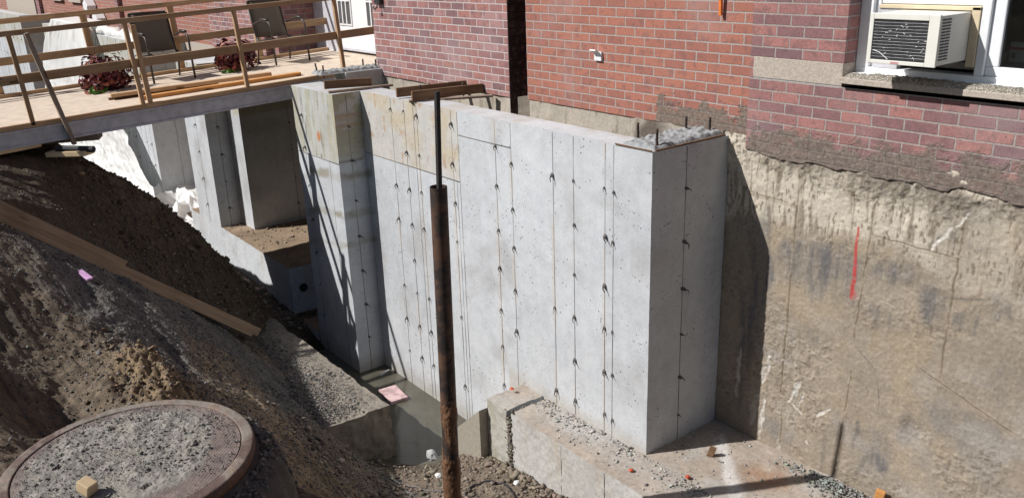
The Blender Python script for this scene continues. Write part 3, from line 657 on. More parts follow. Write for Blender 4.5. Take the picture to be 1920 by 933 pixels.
# old foundation under the brick: painted heightfield y=0 plane
def oldf(x, z):
    nb = fbm(x*3, z*3, 1, 4); nf = fbm(x*22, z*22, 4, 4, .6); stk = fbm(x*30, z*3.5, 2, 4, .6); blob = fbm(x*2.1, z*2.6, 12, 3)
    c = np.zeros(x.shape+(3,))+np.array([.31, .262, .205]); c = c*(1+.16*nb+.18*nf)[..., None]
    c = mixc(c, [.36, .29, .20], sst(.05, .45, fbm(x*3.4, z*3.4, 51, 4))*.55); c = mixc(c, [.27, .245, .215], sst(.05, .4, fbm(x*2.8, z*3.1, 61, 4))*.7)
    # cream upper band
    zb = -.58-.10*vnoise(x*2.5, x*0)+.07*nb-.16*sst(-2.7, -2.1, x)
    up = sst(zb-.06, zb+.06, z)
    cream = np.zeros_like(c)+np.array([.56, .505, .415]); cream = cream*(1+.12*nf)[..., None]
    cream = mixc(cream, [.20, .165, .12], sst(.05, .5, stk+.25*nb)*.85)
    upm = up*(.9-.55*sst(-2.45, -2.2, x)); c = mixc(c, cream, upm) if False else c*(1-upm[..., None])+cream*upm[..., None]
    # dark tar patches
    for (px_, pz, rx, rz, s) in ((-3.15, -.82, .38, .2, .8), (-2.95, -.72, .3, .16, .6), (-2.52, -.72, .16, .11, .7), (-2.28, -.88, .1, .16, .7), (-2.8, -1.22, .2, .1, .35), (-3.55, -.9, .14, .4, .8), (-3.62, -1.6, .12, .7, .7), (-3.3, -2.2, .2, .12, .55), (-2.31, -1.75, .11, .13, .75), (-2.05, -.9, .12, .08, .6), (-1.9, -.75, .1, .1, .5), (-2.5, -2.1, .09, .07, .8), (-2.1, -.42, .2, .06, .3), (-2.75, -1.05, .4, .1, .4), (-3.0, -1.35, .2, .09, .35), (-2.6, -1.95, .25, .12, .4), (-2.05, -1.6, .25, .14, .35), (-1.8, -1.2, .15, .2, .35)):
        d = np.hypot((x-px_)/rx, (z-pz)/rz)+.7*fbm(x*6, z*4, px_*3, 4, .6)
        c = mixc(c, [.135, .13, .132], sst(1.1, .4, d)*min(1, s*1.15)*(.4+.6*sst(-.15, .35, stk+.3*nf)))
    c = mixc(c, [.36, .33, .30], sst(.15, .5, fbm(x*4, z*5, 33, 4))*sst(-1.0, -1.4, z)*.5)
    # cream patch at the top right
    d = np.hypot((x+2.2)/.19, (z+.04-(x+2.2)*-.25)/.065)+.45*nb; c = mixc(c, [.52, .46, .38], sst(1.05, .8, d))
    h = fbm(x*5, z*5, 9, 4, .55)*.006+np.maximum(0, nf)*.006+fbm(x*60, z*45, 8, 3, .6)*.002+np.maximum(0, fbm(x*11, z*11, 21, 3))*.008*sst(-.1, .3, blob)
    # mud lip below brick
    lip = sst(-.30, -.12, z+.10*fbm(x*5, x*0, 5, 3)+.04*nf); c = mixc(c, [.22, .19, .155], lip*sst(-3.65, -3.4, x)*sst(.9, 1.3, d)*(.5+.5*sst(-.2, .2, nb))); h = h+lip*.016*(1+nf)
    # panel joints
    for (ax, az, bx, bz, w) in ((-3.275, -.2, -3.29, -1.9, .007), (-2.715, -.3, -2.76, -1.25, .006), (-2.155, -.25, -2.165, -1.4, .008), (-2.69, -.50, -2.155, -.515, .005), (-3.70, -.40, -3.275, -.42, .004), (-2.75, -1.5, -2.80, -2.35, .006), (-3.27, -1.95, -3.26, -2.3, .005), (-2.3, -1.3, -1.7, -1.5, .005)):
        dd, t = segd(x+.006*vnoise(z*20, x*20), z+.006*vnoise(x*17, z*15), ax, az, bx, bz); m_ = sst(w*1.2, w*.3, dd)*sst(-.5, .0, fbm(x*6, z*6, ax*9, 3))
        h = h+sst(.02, 0, dd)*.0025; h = h-m_*.007; c = mixc(c, [.17, .13, .09], m_*.75)
        m2 = sst(.035, .01, dd); c = mixc(c, [.31, .255, .185], m2*.35*(1-m_))
    spk = fbm(x*62, z*24, 71, 3, .6); top_ = sst(-1.0, -.5, z); q = sst(.22, .42, spk+.12*nb)*top_; c = mixc(c, [.19, .155, .115], q*.8); h = h-q*.003
    lsp = fbm(x*48, z*40, 81, 3, .6); q = sst(.3, .45, lsp); c = mixc(c, [.50, .46, .39], q*.35*(.4+.6*top_))
    cm = sst(.02, .3, fbm(x*2.6, z*2.6, 91, 4)+.12)*sst(-.75, -1.05, z); cl = np.maximum(0, fbm(x*34, z*34, 95, 4, .62)+.02); h = h+cm*cl*.015
    c = mixc(c, [.15, .12, .095], cm*sst(-.18, -.4, fbm(x*34, z*34, 95, 4, .62))*.6)
    # white scrapes
    for (ax, az, bx, bz, w, s) in ((-2.47, -.11, -2.48, -.22, .012, .5), (-2.48, -.22, -2.49, -.30, .006, .5), (-2.12, -.21, -2.19, -.32, .009, .8), (-2.22, -.34, -2.29, -.43, .012, .8), (-2.29, -.43, -2.32, -.50, .008, .8),
        (-3.68, -1.66, -3.685, -2.07, .016, .6), (-3.41, -1.63, -3.46, -1.86, .02, .75), (-3.49, -1.99, -3.54, -2.25, .026, .45), (-3.43, -2.0, -3.455, -2.34, .014, .85), (-3.285, -2.28, -3.27, -2.43, .014, .85),
        (-3.14, -1.73, -3.19, -1.93, .009, .9), (-3.16, -1.74, -3.215, -1.93, .009, .8), (-3.10, -1.80, -3.15, -1.95, .008, .7), (-3.19, -1.93, -3.10, -1.98, .010, .8), (-2.88, -1.85, -2.98, -1.94, .010, .9), (-2.76, -1.55, -2.762, -1.58, .006, .9), (-3.05, -2.18, -3.045, -2.2, .012, .7), (-1.95, -2.15, -1.97, -2.3, .03, .4)):
        dd, t = segd(x+.012*vnoise(z*30, x*22), z, ax, az, bx, bz); w = w*1.7; q = sst(w, w*.55, dd*(1+.6*abs(t-.5)*2)+.008*nf)*s*(.35+.65*sst(-.35, .05, fbm(x*60, z*25, 7, 3)))
        c = mixc(c, [.62, .59, .54], q); h = h-q*.004
    for (ax, az, bx, bz, w, s) in ((-2.895, -2.1, -2.90, -2.42, .03, .35), (-2.66, -1.85, -2.68, -2.07, .02, .5), (-2.59, -2.09, -2.65, -2.32, .02, .6), (-2.75, -1.3, -2.58, -1.42, .005, .8), (-2.56, -1.5, -2.53, -1.7, .004, .8), (-3.12, -1.72, -3.17, -1.9, .03, .35), (-2.2, -.78, -1.95, -.72, .012, .55)):
        dd, t = segd(x+.01*vnoise(z*14, x*12), z, ax, az, bx, bz); c = mixc(c, [.11, .105, .10], sst(w, w*.3, dd)*s*(.5+.5*sst(-.3, .3, stk)))
    # sprayed red line
    jag = .006*vnoise(z*18, z*0); dd, t = segd(x+jag, z, -2.812, -.47, -2.808, -.96)
    wd = .009+.010*t; q = sst(wd*1.3, wd*.4, dd)*sst(-.75, .1, fbm(x*70, z*45, 5, 3)+.5-t*.7); c = mixc(c, [.50, .045, .045], q*.85)
    dd2 = np.hypot((x+2.79)/.03, (z+.94)/.05); c = mixc(c, [.5, .1, .1], sst(1, .2, dd2)*.35)
    # dent
    dn = np.hypot((x+2.29)/.09, (z+1.76)/.09); h = h-.012*sst(1.2, .2, dn+.5*nf)
    low = sst(-2.2, -2.37, z+.06*nb); c = mixc(c, [.30, .25, .19], low*.5)
    return c, h
xs = np.arange(-3.96, -1.2, .0058); zs = np.arange(-2.45, .02, .0058); X, Z = np.meshgrid(xs, zs, indexing='ij'); c, h = oldf(X, Z)
grid_obj('old_foundation', np.stack([X, -h+.004, Z], -1), M['mud'], bd, col=c)
xs = np.arange(-1.2, 1.2, .03); X, Z = np.meshgrid(xs, np.arange(-2.45, .02, .03), indexing='ij'); c, h = oldf(X, Z)
grid_obj('old_foundation', np.stack([X, -h+.004, Z], -1), M['mud'], bd, col=c)
xs = np.concatenate([np.arange(-9.0, -3.95, .014)]); X, Z = np.meshgrid(xs, np.arange(-2.6, .012, .014), indexing='ij')
n = fbm(X*5, Z*5, 3, 5, .6); st = fbm(X*20, Z*5, 6, 4)
c = np.zeros(X.shape+(3,))+np.array([.42, .38, .32]); c = c*(1+.25*n)[..., None]; c = mixc(c, [.2, .16, .12], sst(.2, .6, st)*.6)
c = mixc(c, [.14, .115, .095], sst(.3, .08, np.hypot((X+4.62)/.9, (Z+.05)*1.0)+.15*n))
yy = np.where(X < -6.38, -.075, np.where(X < -6.22, .30, .012))
grid_obj('old_foundation', np.stack([X, yy-.012*n-.04*sst(.3, .1, np.hypot((X+4.62)/.9, Z+.05)+.12*n), Z], -1), M['mud'], bd, col=c)
m = MB(); m.box((-45, .0, -3), (-11.9, .06, -.002)); m.box((-45, -.02, -.35), (-16.4, 0, -.003)); m.build('old_foundation', M['stoneband'], bd)
m = MB(); m.box((-11.6, .75, -3), (-9.0, .8, .1)); m.build('alcove_wall', M['stoneband'], bd)

# window (frame, sash, sill)
wf = MB(); Y0 = .13
wf.box((-3.01, Y0-.02, .50), (-1.05, .23, .545)); wf.box((-3.01, Y0-.02, .545), (-2.925, .23, 2.0)); wf.box((-2.925, Y0+.01, .545), (-2.895, .21, 2.0))
wf.box((-2.275, Y0-.02, .545), (-2.225, .20, 2.0)); wf.box((-1.12, Y0-.02, .545), (-1.05, .23, 2.0)); wf.box((-3.01, Y0-.02, 1.94), (-1.05, .23, 2.0))
win = wf.build('window', M['pvc'], bd, .005)
m = MB(); m.box((-2.225, Y0+.005, .545), (-1.12, .19, .60)); m.box((-2.225, Y0+.005, .60), (-2.155, .19, 1.94)); m.box((-1.19, Y0+.005, .60), (-1.12, .19, 1.94)); m.box((-2.225, Y0+.005, 1.88), (-1.12, .19, 1.94)); m.build('sash', M['pvc'], win, .006)
m = MB(); m.box((-2.155, .155, .60), (-1.19, .160, 1.88)); m.build('pane', M['glass'], win)
m = MB(); m.box((-2.895, .15, .93), (-2.275, .19, .965)); m.box((-2.895, .15, .965), (-2.86, .19, 1.94)); m.box((-2.31, .15, .965), (-2.275, .19, 1.94)); m.build('sash', M['pvc'], win, .004)
m = MB(); m.box((-2.86, .165, .965), (-2.31, .17, 1.94)); m.build('blind_panel', M['beam'], win)
m = MB(); m.box((-3.005, -.072, .455), (-1.0, .2, .492)); sill = m.build('sill', M['stoneband'], win, .004)
m = MB(); m.box((-2.985, .005, .4925), (-1.0, .125, .512)); m.build('flashing', M['white'], win, .003)
# aggregate crust on the sill front
xs = np.arange(-2.99, -1.2, .006); ys = np.arange(-.066, .10, .006); X, Y = np.meshgrid(xs, ys, indexing='ij')
edge = .012+.035*sst(-2.9, -2.75, X)+.02*fbm(X*5, X*0, 1, 3)+.028*np.exp(-((X+2.6)/.2)**2); inb = sst(edge+.004, edge-.01, Y)*sst(-.067, -.05, Y)*sst(-2.99, -2.96, X)
Z = .490+inb*(.026+.010*fbm(X*60, Y*60, 3, 3))
mesh = grid_obj('aggregate_crust', np.stack([X, Y, Z], -1), M['aggregate'], win)

# boxes on shelf behind the pane (things)
def carton(loc, sx, sy, sz, lab, band):
    e = empty('carton', loc, lab, 'box'); m = MB(); m.box((-sx/2+loc[0], -sy/2+loc[1], loc[2]), (sx/2+loc[0], sy/2+loc[1], loc[2]+sz)); m.build('box', M['cardboard'], e, .003)
    if band:
        m = MB(); m.box((loc[0]-sx/2-.001, loc[1]-sy/2-.002, loc[2]+sz*.62), (loc[0]+sx/2+.001, loc[1]-sy/2, loc[2]+sz*.75)); m.build('band', M['magenta'], e)
        m = MB(); V = []; 
        for i in range(25):
            a = i/24*math.tau
            for rr in (.014, .009): V.append((loc[0]-sx*.2+rr*math.cos(a)*.8, loc[1]-sy/2-.002, loc[2]+sz*.33+rr*math.sin(a)))
        m.add(V, [(2*i, 2*i+1, 2*i+3, 2*i+2) for i in range(24)]); m.box((loc[0]-sx*.2-.002, loc[1]-sy/2-.0025, loc[2]+sz*.33-.014), (loc[0]-sx*.2+.002, loc[1]-sy/2-.001, loc[2]+sz*.33+.014)); m.build('mark', M['black'], e)
    return e
carton((-2.17, .42, .601), .085, .06, .115, 'small white carton with a red band behind the window pane', True)
carton((-2.275, .46, .601), .07, .07, .045, 'low white box behind the window pane beside the banded carton', False)
m = MB(); m.box((-2.385, .56, .601), (-2.37, .66, .86)); tag(m.build('white_board', M['cardboard'], None, .003), 'narrow upright white board at left behind the window pane', 'board')
m = MB(); m.box((-2.0, .55, .601), (-1.6, .74, .85)); tag(m.build('storage_crates', M['graygrip'], None, .01), 'dim grey storage stacked inside the room behind the pane', 'crate')

# ------------------------------------------------------------------ air conditioner
ac = empty('window_air_conditioner', (-2.53, 0, .6), 'cream window air conditioner with bent dark fins, resting in the window', 'air conditioner')
ax0, ax1, az0, az1, ay = -2.735, -2.325, .622, .905, -.25
m = MB(); m.box((ax0+.004, ay+.012, az0+.006), (ax1-.002, .17, az1-.006)); m.build('casing', M['accream'], ac, .006)
m = MB(); e_ = .035
m.box((ax0, ay, az0), (ax0+.026, ay+.016, az1)); m.box((ax1-.062, ay, az0), (ax1, ay+.016, az1)); m.box((ax0+.026, ay, az1-.034), (ax1-.062, ay+.016, az1)); m.box((ax0+.026, ay, az0), (ax1-.062, ay+.016, az0+.022)); m.build('face_frame', M['accream'], ac, .003)
m = MB(); m.box((ax0+.026, ay+.008, az0+.022), (ax1-.062, ay+.0115, az1-.034)); m.build('coil', M['grille'], ac)
m = MB(); z = az0+.04
while z < az1-.04: m.tube([(ax0+.027+i*.04, ay+.007, z+random.uniform(-.0012, .0012)) for i in range(9)], .0009, 5); z += .0175
m.build('guard_wires', M['chrome'], ac)
for q in range(22):
    m = MB(); x = random.uniform(ax0+.04, ax1-.08); zz = random.uniform(az0+.035, az1-.05); a = random.uniform(-.9, .9); L = random.uniform(.006, .022)
    m.tube([(x, ay+.0065, zz), (x+L*.5*math.cos(a), ay+.0055, zz+L*.5*math.sin(a)+.002), (x+L*math.cos(a), ay+.0065, zz+L*math.sin(a))], .0015, 5); m.build('bent_fin', M['paper'], ac)
m = MB(); m.tube([(ax0+.035, ay+.005, az0+.075), (ax0+.075, ay+.003, az0+.066), (ax0+.13, ay+.004, az0+.028)], .0022, 6); m.build('bent_fin', M['paper'], ac)
for i in range(2):
    m = MB()
    for j in range(14): 
        z = az0+.035+j*.0165; y = ay+.03+i*.052; m.box((ax1-.0025, y, z), (ax1+.0006, y+.044, z+.0085))
    m.build('side_louvres', M['black'], ac)
m = MB(); m.box((ax0+.15, ay-.0012, az0+.004), (ax0+.20, ay+.001, az0+.017)); m.build('rating_label', plain('faded_label', (.62, .33, .33), .6, .3), ac)
m = MB(); m.box((ax1, .10, az0-.03), (-2.277, .17, az1+.02)); m.box((ax0-.15, .10, az1+.0), (-2.277, .17, az1+.022)); m.build('filler_panel', M['cream'], ac, .003)
m = MB(); m.box((-2.895, .11, az0-.075), (ax0-.002, .16, az1+.02)); m.build('side_panel', M['beam'], ac)
for x in (ax0+.05, ax0+.14, ax0+.22): m = MB(); m.box((x, ay+.05, az1-.0065), (x+.05, ay+.065, az1-.005)); m.build('top_vent', M['graygrip'], ac)

# ------------------------------------------------------------------ small wall fittings
e = empty('outlet_cover', (-5.26, 0, .45), 'white outdoor outlet box with raised flap on the red brick wall', 'outlet')
m = MB(); m.box((-5.30, -.022, .425), (-5.215, 0, .50)); m.build('box', M['white'], e, .003)
m = MB(); m.box((-.04, -.06, 0), (.03, 0, .012), Matrix.Translation((-5.265, -.02, .482)) @ Matrix.Rotation(-.5, 4, 'X')); m.build('flap', M['paper'], e, .002)
tag(lumber('marker_peg', (-3.995, -.025, .832), (-3.995, -.05, 1.25), .022, .022, M['orange'], bev=.003), 'orange painted peg hanging on the brick at the top edge', 'peg')
e = empty('wall_bracket', (-8.70, -.09, .86), 'black iron hook bracket at the brick corner by the door', 'bracket')
m = MB(); m.box((-8.76, -.14, .81), (-8.64, -.092, .99)); m.build('plate', M['black'], e, .004)
m = MB(); m.tube([(-8.70, -.13, .82), (-8.70, -.14, .775), (-8.71, -.16, .755), (-8.735, -.165, .765), (-8.74, -.16, .785)], .009, 8); m.build('hook', M['black'], e, smooth=True)
for i, (x, z) in enumerate(((-22.3, .48), (-21.6, .22))):
    e = empty('dryer_vent', (x, -.05, z), ('upper' if i == 0 else 'lower')+' white hooded vent on the far brick wall', 'vent', 'hooded vents on the far wall')
    m = MB(); m.prism([(-.2, -.1), (.12, -.16), (.2, -.02), (.0, .12), (-.2, .04)], -.22, -.02, Matrix.Translation((x, 0, z))); m.build('hood', M['white'], e, .01)
    m = MB(); m.box((x+.02, -.08, z-.3), (x+.08, -.02, z-.12)); m.build('pipe', M['graygrip'], e)
for i, x in enumerate((-26.2, -24.0)):
    e = empty('small_window', (x, 0, .52), ('left' if i == 0 else 'right')+' small window with pale sill at top of the far brick wall', 'window', 'small windows on the far wall')
    m = MB(); m.box((x-.55, -.03, .56), (x+.55, .02, 1.5)); m.build('frame', M['white'], e); m = MB(); m.box((x-.45, -.04, .66), (x+.45, -.031, 1.4)); m.build('pane', M['interior'], e)
    m = MB(); m.box((x-.65, -.08, .49), (x+.65, -.005, .56)); m.build('sill', M['stoneband'], e)

# ================================================================== DECK
O = Vector((-9.43, -.1, .03)); G = Vector((0, -1, -.04)).normalized(); Wd = Vector((-1, 0, 0)); Wd = (Wd-G*Wd.dot(G)).normalized()
Nn = Wd.cross(G).normalized()
if Nn.z < 0: Nn = -Nn
def D(s, c, h): return O+G*s+Wd*c+Nn*h
def dbox(m, s0, s1, c0, c1, h0, h1):
    P = [D(s, c, h) for h in (h0, h1) for s, c in ((s0, c0), (s1, c0), (s1, c1), (s0, c1))]
    m.add(P, [(0, 3, 2, 1), (4, 5, 6, 7), (0, 1, 5, 4), (1, 2, 6, 5), (2, 3, 7, 6), (3, 0, 4, 7)])
dk = empty('deck', D(2, 1, -.2), 'temporary timber walkway with railings crossing the trench to the white door', 'walkway')
S1 = 6.2; LEAN = .012; DW = 2.12
m = MB(); s = -.78
for sA in (1.35, 2.57, 3.8, 5.0, 6.2): dbox(m, s, sA-.004, .02, DW+.03, -.018, 0); s = sA
m.build('plywood', M['ply'], dk)
def dl(name, a, b, w, h, mat, up=None, **k): return lumber(name, D(*a), D(*b), w, h, mat, dk, up=up or Nn, **k)
dl('edge_board', (-.05, .0, -.022), (S1, .0, -.022), .04, .05, M['wood'])
m = MB(); dbox(m, -.05, S1, -.015, .015, -.215, -.048); dbox(m, -.05, S1, -.035, -.015, -.07, -.05); dbox(m, -.05, S1, -.035, -.015, -.215, -.195); m.build('side_beam', M['beam'], dk, .004)
m = MB(); dbox(m, -.05, S1, DW-.02, DW+.02, -.22, -.02)
for s in np.arange(0, S1, .5): dbox(m, s, s+.04, .02, DW-.02, -.16, -.02)
m.build('joists', M['wood_gray'], dk)
dl('kick_board', (-.70, DW, .022), (S1, DW, .022), .05, .042, M['wood'])
dl('top_rail', (-.72, .0, .85), (S1, .0, .85), .04, .05, M['wood'], bev=.003)
dl('top_rail', (-.75, DW+.02, .85), (S1, DW+.02, .85), .04, .06, M['wood'], bev=.003)
dl('mid_rail', (-.75, .03, .42), (S1, .03, .42), .038, .089, M['wood'], bev=.003)
dl('mid_rail', (-.85, DW-.03, .41), (S1, DW-.03, .41), .038, .089, M['wood'], bev=.003)
for s in (.15, 1.36, 2.50, 3.55, 4.7, 5.9):
    dl('post', (s, .0, -.03), (s+LEAN, .0, .825), .05 if s != 3.55 else .04, .042, M['wood'], up=G)
dl('post', (2.42, .02, -.02), (2.42+LEAN, .02, .80), .04, .05, M['wood'], up=G)
for s in (-.78, .30, 1.38, 2.42, 3.5, 4.6): dl('post', (s, DW+.04, -.10), (s+LEAN, DW+.04, .82), .05, .075, M['wood'], up=G)
lumber('brace', (-9.38, -3.33, -.37), D(3.42, -.05, .84), .08, .04, M['wood_gray'], dk, up=G)
# blocks by the foot of the brace
tag(lumber('timber_block', (-9.45, -3.55, -.44), (-9.15, -3.25, -.43), .16, .05, M['wood_pale']), 'pale timber block under the foot of the deck brace', 'timber block')
m = MB(); m.tube([(-9.36, -3.50, -.385), (-9.08, -3.22, -.395)], .032, 12); tag(m.build('dark_roller', M['rubber'], smooth=False), 'short black round bar across the foot of the deck brace', 'bar')
tag(lumber('timber_block', (-9.75, -3.65, -.34), (-9.5, -3.05, -.34), .22, .06, M['wood_gray']), 'weathered timber pad under the walkway beside the bank', 'timber block')
tag(lumber('plank', (-9.42, -4.85, -.40), (-9.48, -3.62, -.33), .13, .05, M['wood_pale'], bev=.004), 'pale plank lying on the soil alongside the deck beam', 'plank')
# loose boards on the deck
def dth(name, a, b, w, h, mat, lab): tag(lumber(name, D(*a), D(*b), w, h, mat, None, up=Nn), lab, 'board')
dth('loose_board', (2.66, .62, .05), (.90, .42, .045), .10, .04, M['wood'], 'rear longer loose board lying on the walkway by the railing')
dth('loose_board', (2.44, .30, .02), (.62, .22, .02), .10, .04, M['wood_orange'], 'front orange loose board lying on the walkway against the posts')
dth('loose_board', (2.68, .66, .012), (1.5, .54, .012), .06, .022, M['wood_dark'], 'thin dark board beneath the rear loose board on the walkway')

# chairs
def chair(s, c, rot, lab):
    base = D(s, c, 0); e = empty('patio_chair', base, lab, 'chair', 'brown sling chairs on the walkway')
    Rm = Matrix.Translation(base) @ Matrix.Rotation(rot, 4, 'Z')
    W2, Dp = .25, .24
    def T(m): return Rm
    def tube(name, pts, r_, mat): mm = MB(); mm.tube([Rm @ Vector(p) for p in pts], r_, 8); return mm.build(name, mat, e, smooth=True)
    for sx in (-1, 1):      # front = +x local
        x = W2*sx
        tube('leg', [(Dp, x, 0), (Dp-.02, x, .25), (Dp-.03, x, .47), (Dp-.06, x, .53), (Dp-.12, x, .55), (-.05, x, .55), (-Dp, x, .50)], .013, M['bronze'])
        tube('leg', [(-Dp, x*.95, 0), (-Dp+.06, x*.95, .33)], .012, M['bronze'])
        tube('frame', [(Dp-.02, x*.93, .34), (-Dp+.03, x*.93, .29), (-Dp-.03, x*.93, .45), (-Dp-.13, x*.93, .78)], .012, M['bronze'])
        mm = MB(); mm.tube([Rm @ Vector(p) for p in ((Dp-.09, x, .567), (-.03, x, .57))], .017, 8); mm.build('armrest', M['bronze'], e, smooth=True)
    def sheet(name, prof, hw, mat):
        V = []; 
        for px_, pz in prof:
            for q in range(7):
                y = -hw+2*hw*q/6; V.append(Rm @ Vector((px_, y, pz-.012*math.cos(y/hw*1.5))))
        Fc = [(i*7+q, i*7+q+1, (i+1)*7+q+1, (i+1)*7+q) for i in range(len(prof)-1) for q in range(6)]
        o = mesh_obj(name, [tuple(v) for v in V], Fc, mat, e, smooth=True); sm = o.modifiers.new('s', 'SOLIDIFY'); sm.thickness = .008; return o
    sheet('seat', [(Dp, .325), (Dp-.02, .345), (.0, .325), (-Dp+.04, .30)], .222, M['sling'])
    sheet('backrest', [(-Dp+.02, .34), (-Dp-.03, .46), (-Dp-.09, .66), (-Dp-.13, .80)], .222, M['sling'])
    tube('crossbar', [(-Dp-.13, -.225, .79), (-Dp-.13, .225, .79)], .012, M['bronze'])
    return e
rotc = math.atan2(-Wd.y, -Wd.x)
chair(1.76, 1.56, rotc+.05, 'brown sling patio chair between the two red plants on the walkway')
chair(.24, 1.54, rotc+.12, 'brown sling patio chair nearest the white door')

# plants
def plant(s, c, sz, lab, green, hook):
    base = D(s, c, 0); e = empty('hanging_basket_plant', base, lab, 'plant', 'dark red leafy baskets on the walkway')
    m = MB(); k_ = 14; V = []; Fc = []; ph_ = random.uniform(0, 6)
    for i, (r_, z_) in enumerate(((.07, .005), (.12, .05), (.14, .11), (.13, .115))):
        for q in range(k_): a = q*math.tau/k_; V.append(base+Vector((r_*math.cos(a), r_*math.sin(a), z_)))
    Fc = [(i*k_+q, i*k_+(q+1) % k_, (i+1)*k_+(q+1) % k_, (i+1)*k_+q) for i in range(3) for q in range(k_)]+[tuple(range(k_))[::-1], tuple(3*k_+q for q in range(k_))]
    m.add(V, Fc); m.build('basket', M['rubber'], e)
    for nm, cnt, mat, zz, rr in (('foliage', 620, M['leaf_red'], .17, 1.0), ('foliage', 240, M['leaf_rust'], .17, 1.03), ('green_foliage', green, M['leaf_green'], .05, .95)):
        m = MB()
        for q in range(cnt):
            d = Vector((random.gauss(0, 1), random.gauss(0, 1), random.gauss(0, 1))).normalized()
            if nm == 'green_foliage': d = Vector((.75+random.uniform(-.3, .3), -.6+random.uniform(-.4, .4), -.3+random.uniform(-.3, .3))).normalized()
            rad = sz*rr*random.uniform(.5, 1.12)*(1+.16*math.sin(math.atan2(d.y, d.x)*3+ph_)+.12*math.sin(d.z*5+ph_)); p = base+Vector((d.x*rad, d.y*rad, max(.01, zz+d.z*rad*.72)))
            L = random.uniform(.045, .085); w_ = L*.62; n_ = (d+Vector((random.uniform(-.7, .7), random.uniform(-.7, .7), random.uniform(-.4, .8)))).normalized()
            t_ = n_.orthogonal().normalized(); t_ = (t_*math.cos(q)+n_.cross(t_)*math.sin(q)).normalized(); b_ = n_.cross(t_)
            Vv = [p-t_*L*.5, p-t_*L*.1+b_*w_*.5+n_*.006, p+t_*L*.3+b_*w_*.35, p+t_*L*.6-n_*.008, p+t_*L*.3-b_*w_*.35, p-t_*L*.1-b_*w_*.5+n_*.006, p+t_*L*.1-n_*.004]
            m.add(Vv, [(0, 1, 6), (1, 2, 6), (2, 3, 6), (3, 4, 6), (4, 5, 6), (5, 0, 6)])
        m.build(nm, mat, e)
    if hook:
        m = MB(); top = base+Vector((0, .0, .62))
        for a in (0, 2.1, 4.2): m.tube([base+Vector((.12*math.cos(a), .12*math.sin(a), .2)), top], .0022, 5)
        m.tube([top, top+Vector((.0, 0, .05)), top+Vector((.0, -.03, .09)), top+Vector((0, -.06, .07)), top+Vector((0, -.06, .04))], .004, 6); m.build('wire_hanger', M['black'], e)
    return e
plant(2.50, 1.50, .27, 'dark red basket plant with a wire hook and green leaves, left on the walkway', 26, True)
plant(.93, 1.50, .245, 'dark red leafy basket plant between the two chairs on the walkway', 22, False)

# ================================================================== PLASTIC SHEET
rows = [  # (z, y, xl, xr)
 (.26, -.55, -22.6, -18.9), (.20, -.86, -22.9, -19.1), (-.2, -.89, -23.6, -18.8), (-.8, -.93, -24.2, -18.0), (-1.3, -.97, -24.3, -17.4), (-1.7, -1.01, -24.3, -16.9), (-2.15, -1.06, -24.0, -16.3), (-2.45, -1.15, -23.5, -15.3), (-2.64, -1.32, -22.5, -14.3), (-2.74, -1.6, -21.5, -13.7), (-2.62, -2.0, -21, -14.3)]
nr, ncx = 150, 420; P = np.zeros((nr, ncx, 3)); tt = np.linspace(0, len(rows)-1, nr); R_ = np.array(rows)
for i, t in enumerate(tt):
    z, y, xl, xr = [np.interp(t, range(len(rows)), R_[:, q]) for q in range(4)]
    uq = np.linspace(0, 1, ncx); x = xl+(xr-xl)*uq; fo = min(1, t/2)
    ph = fbm(uq*11, uq*0, t*.25, 3, .5)
    P[i, :, 0] = x+.06*fbm(x*2, x*0+t, 3, 3); P[i, :, 1] = y-fo*.09*(ph+.25*np.sin(uq*33+t*.5))-.04*fo; P[i, :, 2] = z+(.03 if t < 7 else .10)*fbm(x*2.5, x*0+t*1.1, 7, 4, .6)*fo
    P[i, :, 1] -= fo*.05*sst(2, 5, np.float64(t))*fbm(x*3.5, x*0+t*1.6, 3, 3, .6, ridged=True)
fl_ = grid_obj('plastic_sheet', P, M['film']); tag(fl_, 'crumpled white plastic sheeting draped over the far concrete wall down into the trench', 'plastic sheet')
# rolled end along the wall top
m = MB(); pts = [(-19.6+i*.22, -.66+.03*math.sin(i*1.3), .13+.03*math.sin(i*2.1)-.008*i) for i in range(16)]
m.tube(pts, [.10+.03*math.sin(i*2.7) for i in range(16)], 14, jit=.16); tag(m.build('plastic_roll', M['film'], smooth=True), 'bunched roll of white plastic lying along the far wall top', 'plastic sheet')
# crumpled tail in the trench
xs = np.linspace(0, 1, 200); X, Y = np.meshgrid(xs, xs, indexing='ij'); px_ = -17.3+3.75*X; py_ = -1.5+1.42*Y
pz_ = -2.86+.16*X*0+.24*np.maximum(0, fbm(px_*1.5, py_*2.6, 2, 3, .45, ridged=True)+.1)*sst(-.1, .12, X)*sst(1.05, .85, X)*sst(-.05, .12, Y)+.10*(1-X)
tag(grid_obj('plastic_scrap', np.stack([px_+.1*fbm(Y*4, X*4, 1, 3), py_+.1*fbm(X*5, Y*3, 5, 3), pz_], -1), M['film']), 'crumpled tail of plastic film at the end of the footing in the trench', 'plastic sheet')

